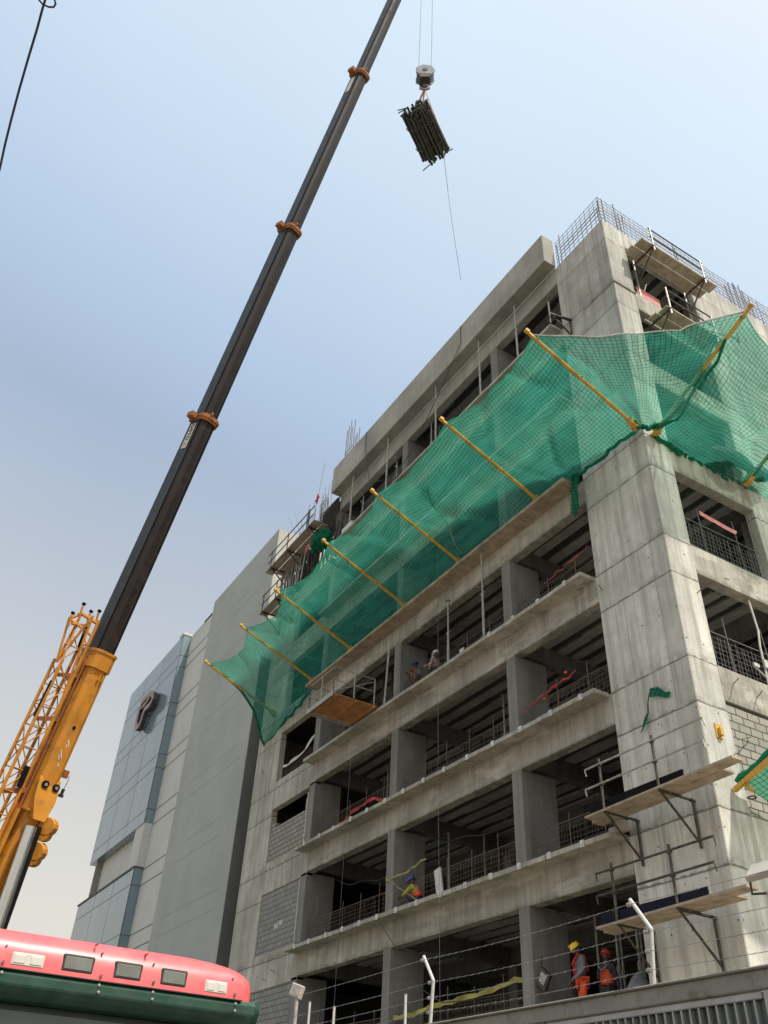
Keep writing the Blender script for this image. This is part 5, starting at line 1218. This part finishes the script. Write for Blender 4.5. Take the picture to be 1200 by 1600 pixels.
for (u, v) in ((158, 1525), (240, 1535), (5, 1503), (367, 1554)):
    q = onX(u, v, 4.02); m.bar(q, q + V((.015, 0, 0)), .013, 10)
for (u, v) in ((152, 1476), (160, 1490), (230, 1491), (240, 1507), (10, 1478), (363, 1530)):
    q = onX(u, v, 4.0); m.bar(q - V((.05, 0, 0)), q + V((.022, 0, 0)), .009, 8)
m.build('screw', 'screw', BS)
MB().box(4.0, 4.045, -15.0, -12.3, 2.826, 2.834).build('joint_seal', 'rubber', BS)
m = MB()
for (u, v) in ((154, 1540), (153, 1551), (238, 1551), (237, 1562), (367, 1569), (366, 1580), (2, 1520)):
    q = onX(u, v, 4.02); m.sphere(q + V((.012, 0, 0)), .014, 8, 6)
m.build('rivet', 'galv', BS)
MB().tube([(4.0, -12.2, 2.62), (4.05, -12.12, 2.6), (4.1, -12.06, 2.5), (4.1, -12.05, 2.3)], .016, 8).build('mirror_arm', 'galv', BS)
m = MB(); 
MB().bar((4.06, -14.52, 2.62), (4.10, -14.52, 2.62), .09, 18).build('round_mirror', 'galv', BS)
# ================================================================ people
def skinmesh(name, verts, edges, radii, mat, parent, root=0, sub=1):
    me = bpy.data.meshes.new(name); bm = bmesh.new(); sk = bm.verts.layers.skin.verify()
    vs = [bm.verts.new(v) for v in verts]
    for i, v in enumerate(vs):
        r = radii[i]; v[sk].radius = (r, r) if not isinstance(r, tuple) else r; v[sk].use_root = (i == root)
    for a, b in edges: bm.edges.new((vs[a], vs[b]))
    bm.to_mesh(me); bm.free(); me.materials.append(M[mat]); o = bpy.data.objects.new(name, me); COL.objects.link(o); o.parent = parent
    s = o.modifiers.new('Skin', 'SKIN'); s.use_smooth_shade = True
    if sub: u = o.modifiers.new('Subdivision', 'SUBSURF'); u.levels = sub; u.render_levels = sub
    return o
def person(label, loc, face, hat, shirt, trousers, J=None, straps=None, vest=None, headdir=(0, 1, -.2), group='construction workers'):
    o = thing('person', label, 'person', loc, group); o.rotation_euler = (0, 0, face)
    j = dict(pel=(0, 0, .95), sp=(0, .01, 1.15), ch=(0, .02, 1.36), nk=(0, .03, 1.49), hd=(0, .05, 1.60),
             sl=(-.19, .01, 1.41), sr=(.19, .01, 1.41), el=(-.25, .05, 1.13), er=(.25, .05, 1.13), wl=(-.24, .22, .95), wr=(.24, .22, .95),
             hl=(-.10, 0, .90), hr=(.10, 0, .90), kl=(-.11, .03, .50), kr=(.11, .03, .50), al=(-.11, 0, .09), ar=(.11, 0, .09))
    j.update(J or {})
    K = list(j); ix = {k: i for i, k in enumerate(K)}
    P = [V(j[k]) for k in K]
    rad = dict(pel=.13, sp=.12, ch=.135, nk=.055, hd=.07, sl=.07, sr=.07, el=.042, er=.042, wl=.028, wr=.028, hl=.085, hr=.085, kl=.055, kr=.055, al=.038, ar=.038)
    E_ = [('pel', 'sp'), ('sp', 'ch'), ('ch', 'nk'), ('nk', 'hd'), ('ch', 'sl'), ('ch', 'sr'), ('sl', 'el'), ('sr', 'er'), ('el', 'wl'), ('er', 'wr'), ('pel', 'hl'), ('pel', 'hr'), ('hl', 'kl'), ('hr', 'kr'), ('kl', 'al'), ('kr', 'ar')]
    verts = [tuple(p_) for p_ in P]; edges = [(ix[a], ix[b]) for a, b in E_]; rr = [rad[k] for k in K]
    # hands: palm and five fingers
    for w_, e_, s_ in (('wl', 'el', -1), ('wr', 'er', 1)):
        wv = V(j[w_]); d = (wv - V(j[e_])).normalized(); side = d.cross(V((0, 0, 1)));
        side = side.normalized() if side.length > .1 else V((1, 0, 0)); nn = side.cross(d)
        b0 = len(verts); verts.append(tuple(wv + d * .07)); rr.append(.03); edges.append((ix[w_], b0))
        for fi, fl in enumerate((.07, .085, .08, .062)):
            f0 = wv + d * .09 + side * ((fi - 1.5) * .02); i0 = len(verts)
            verts.append(tuple(f0)); rr.append(.010); edges.append((b0, i0))
            verts.append(tuple(f0 + d * fl * .6 - nn * .012)); rr.append(.009); edges.append((i0, i0 + 1))
            verts.append(tuple(f0 + d * fl * .85 - nn * .035)); rr.append(.008); edges.append((i0 + 1, i0 + 2))
        i0 = len(verts); verts.append(tuple(wv + d * .05 + side * (.045 * s_))); rr.append(.011); edges.append((b0, i0))
        verts.append(tuple(wv + d * .10 + side * (.06 * s_))); rr.append(.009); edges.append((i0, i0 + 1))
    for a_ in ('al', 'ar'):
        b0 = len(verts); verts.append(tuple(V(j[a_]) + V((0, .15, -.05)))); rr.append(.035); edges.append((ix[a_], b0))
    body = skinmesh('body', verts, edges, rr, 'skin', o, ix['pel'])
    hd = V(j['hd']); fd = V(headdir).normalized(); fdh = V((fd.x, fd.y, 0)).normalized(); rt = fdh.cross(up)
    m = MB(); m.sphere((0, 0, 0), .098, 16, 12, (0.82, 0.98, 1.2))
    m.sphere((0, .10, -.01), .022, 6, 5, (.8, 1, 1.4)); m.sphere((-.085, 0, -.01), .025, 6, 5, (.5, .8, 1.2)); m.sphere((.085, 0, -.01), .025, 6, 5, (.5, .8, 1.2)); m.sphere((0, .085, -.055), .025, 6, 5, (1.3, .6, .35))
    pitch = math.asin(max(-1, min(1, fd.z))); yaw = math.atan2(-fd.x, fd.y); Rm = Matrix.Rotation(yaw, 3, 'Z') @ Matrix.Rotation(pitch, 3, 'X')
    hc = hd + V((0, 0, .04))
    def xf(mb, c): mb.v = [tuple(c + Rm @ V(v)) for v in mb.v]; return mb
    def addm(mb, nm_, mt_):
        me = bpy.data.meshes.new(nm_); me.from_pydata(mb.v, [], mb.f); me.materials.append(M[mt_])
        for p_ in me.polygons: p_.use_smooth = True
        q = bpy.data.objects.new(nm_, me); COL.objects.link(q); q.parent = o; return q
    addm(xf(m, hc), 'head', 'skin')
    m = MB(); m.sphere((-.032, .088, .012), .012, 6, 4); m.sphere((.032, .088, .012), .012, 6, 4); addm(xf(m, hc), 'eyes', 'black')
    m = MB(); m.sphere((0, -.01, .045), .132, 16, 8, (.92, 1.08, .95), 0, .5); m.bar((0, 0.01, .036), (0, 0.01, .048), .142, 18); m.v += []
    k = len(m.v); m.v += [(-.09, .10, .045), (.09, .10, .045), (.06, .185, .03), (-.06, .185, .03), (-.09, .10, .055), (.09, .10, .055), (.06, .185, .04), (-.06, .185, .04)]
    m.f += [tuple(k + i for i in q) for q in ((0, 3, 2, 1), (4, 5, 6, 7), (0, 1, 5, 4), (1, 2, 6, 5), (2, 3, 7, 6), (3, 0, 4, 7))]
    m.bar((0, -.14, .13), (0, .12, .15), .018, 5)
    addm(xf(m, hc), 'helmet', hat)
    # clothes
    sk = ['sp', 'ch', 'sl', 'sr', 'el', 'er', 'wl', 'wr', 'pel']
    pos = [tuple(j[k]) for k in sk]; si = {k: i for i, k in enumerate(sk)}
    wl = V(j['wl']).lerp(V(j['el']), .08); wr = V(j['wr']).lerp(V(j['er']), .08); pos[si['wl']] = tuple(wl); pos[si['wr']] = tuple(wr)
    skinmesh('shirt', pos, [(si[a], si[b]) for a, b in (('pel', 'sp'), ('sp', 'ch'), ('ch', 'sl'), ('ch', 'sr'), ('sl', 'el'), ('sr', 'er'), ('el', 'wl'), ('er', 'wr'))],
             [(.165, .135), (.175, .15), .088, .088, .062, .062, .042, .042, (.155, .135)][:9], shirt, o, 1)
    tk = ['pel', 'hl', 'hr', 'kl', 'kr', 'al', 'ar']; ti = {k: i for i, k in enumerate(tk)}
    skinmesh('trousers', [j[k] for k in tk], [(0, 1), (0, 2), (1, 3), (2, 4), (3, 5), (4, 6)], [.14, .11, .11, .078, .078, .062, .062], trousers, o, 0)
    for a_ in ('al', 'ar'):
        a_ = V(j[a_]); m = MB(); m.sphere((a_.x, a_.y + .06, a_.z - .04), .06, 10, 6, (.85, 2.1, .8)); addm(m, 'boot', 'darkcloth')
    c = V(j['ch']); sp2 = V(j['sp']); pe = V(j['pel'])
    if straps:
        m = MB()
        for s in (-1, 1):
            m.tube([pe + V((s * .11, .15, .03)), sp2 + V((s * .10, .155, 0)), c + V((s * .10, .165, 0)), c + V((s * .11, .07, .14)), c + V((s * .10, -.10, .12)), c + V((-s * .02, -.17, -.05)), sp2 + V((-s * .1, -.15, 0))], .019, 6)
            m.tube([pe + V((s * .18, 0, .0)), pe + V((s * .13, .14, -.12)), pe + V((s * .03, .1, -.2)), pe + V((s * .1, -.13, -.15)), pe + V((s * .18, -.03, 0))], .022, 6)
        m.bar(c + V((-.12, .17, -.06)), c + V((.12, .17, -.06)), .022, 6)
        addm(m, 'harness', straps)
    if vest:
        skinmesh('vest', [tuple(pe + V((0, 0, .05))), tuple(sp2), tuple(c), tuple(c + V((-.13, 0, .06))), tuple(c + V((.13, 0, .06)))], [(0, 1), (1, 2), (2, 3), (2, 4)], [(.175, .155), (.185, .16), (.19, .165), .09, .09], vest, o, 1)
        m = MB()
        for s in (-1, 1): m.tube([c + V((s * .14, -.155, .06)), c + V((s * .05, -.185, -.03)), c + V((0, -.185, -.06))], .018, 5)
        addm(m, 'reflective_band', 'galv')
    return o
FL1 = 4.66
PI = math.pi
person('standing worker in yellow helmet, grey sleeves and red harness, hands low before him', (-5.15, 0.32, FL1), math.radians(150), 'hatyellow', 'greycloth', 'orangecloth',
       dict(hd=(0, .09, 1.585), nk=(0, .04, 1.48), el=(-.28, .02, 1.14), er=(.28, .02, 1.14), wl=(-.14, .24, .93), wr=(.12, .24, .93)), straps='red', headdir=(0, 1, -.75))
person('worker in red helmet and orange vest seen from behind, right of the yellow helmet', (-4.95, 0.95, FL1 - .1), math.radians(10), 'hatred', 'darkcloth', 'darkcloth',
       dict(wl=(-.22, .12, .9), wr=(.22, .12, .9)), vest='orangecloth')
person('worker in blue helmet with orange harness straps beside a column under the net', (-13.1, 0.45, 15.92), math.radians(190), 'hatblue', 'greycloth', 'darkcloth', dict(wr=(.15, .3, 1.2), wl=(-.15, .3, 1.2)), straps='orangecloth')
person('worker in white helmet and pink checked shirt pointing left on the ledge floor', (-11.55, 0.35, 15.72), math.radians(100), 'hatwhite', 'plaid', 'darkcloth',
       dict(sr=(.17, .1, 1.40), er=(.10, .42, 1.40), wr=(.0, .76, 1.36), wl=(-.2, .2, .95)), headdir=(0, 1, -.15))
person('crouching worker in blue helmet, yellow-green shirt and orange vest on a ledge', (-12.35, 0.15, 8.42), math.radians(120), 'hatblue', 'hiviz', 'darkcloth',
       dict(pel=(0, -.1, .32), sp=(0, -.03, .50), ch=(0, .08, .66), nk=(0, .13, .77), hd=(0, .18, .86), sl=(-.19, .08, .70), sr=(.19, .08, .70), el=(-.25, .25, .52), er=(.25, .25, .52), wl=(-.18, .45, .42), wr=(.2, .5, .38),
            hl=(-.11, -.08, .28), hr=(.11, -.08, .28), kl=(-.17, .3, .42), kr=(.17, .3, .42), al=(-.13, .12, .08), ar=(.13, .12, .08)), vest='orangecloth', headdir=(0, 1, -.4))
person('worker in dark cap and reddish shirt among the braces of the left end formwork', (-22.3, -0.55, 27.0), math.radians(70), 'hatred', 'pinkcloth', 'darkcloth', dict(er=(.28, .2, 1.3), wr=(.2, .35, 1.5), kr=(.14, .2, .55)))
for i in (1,):
    pass
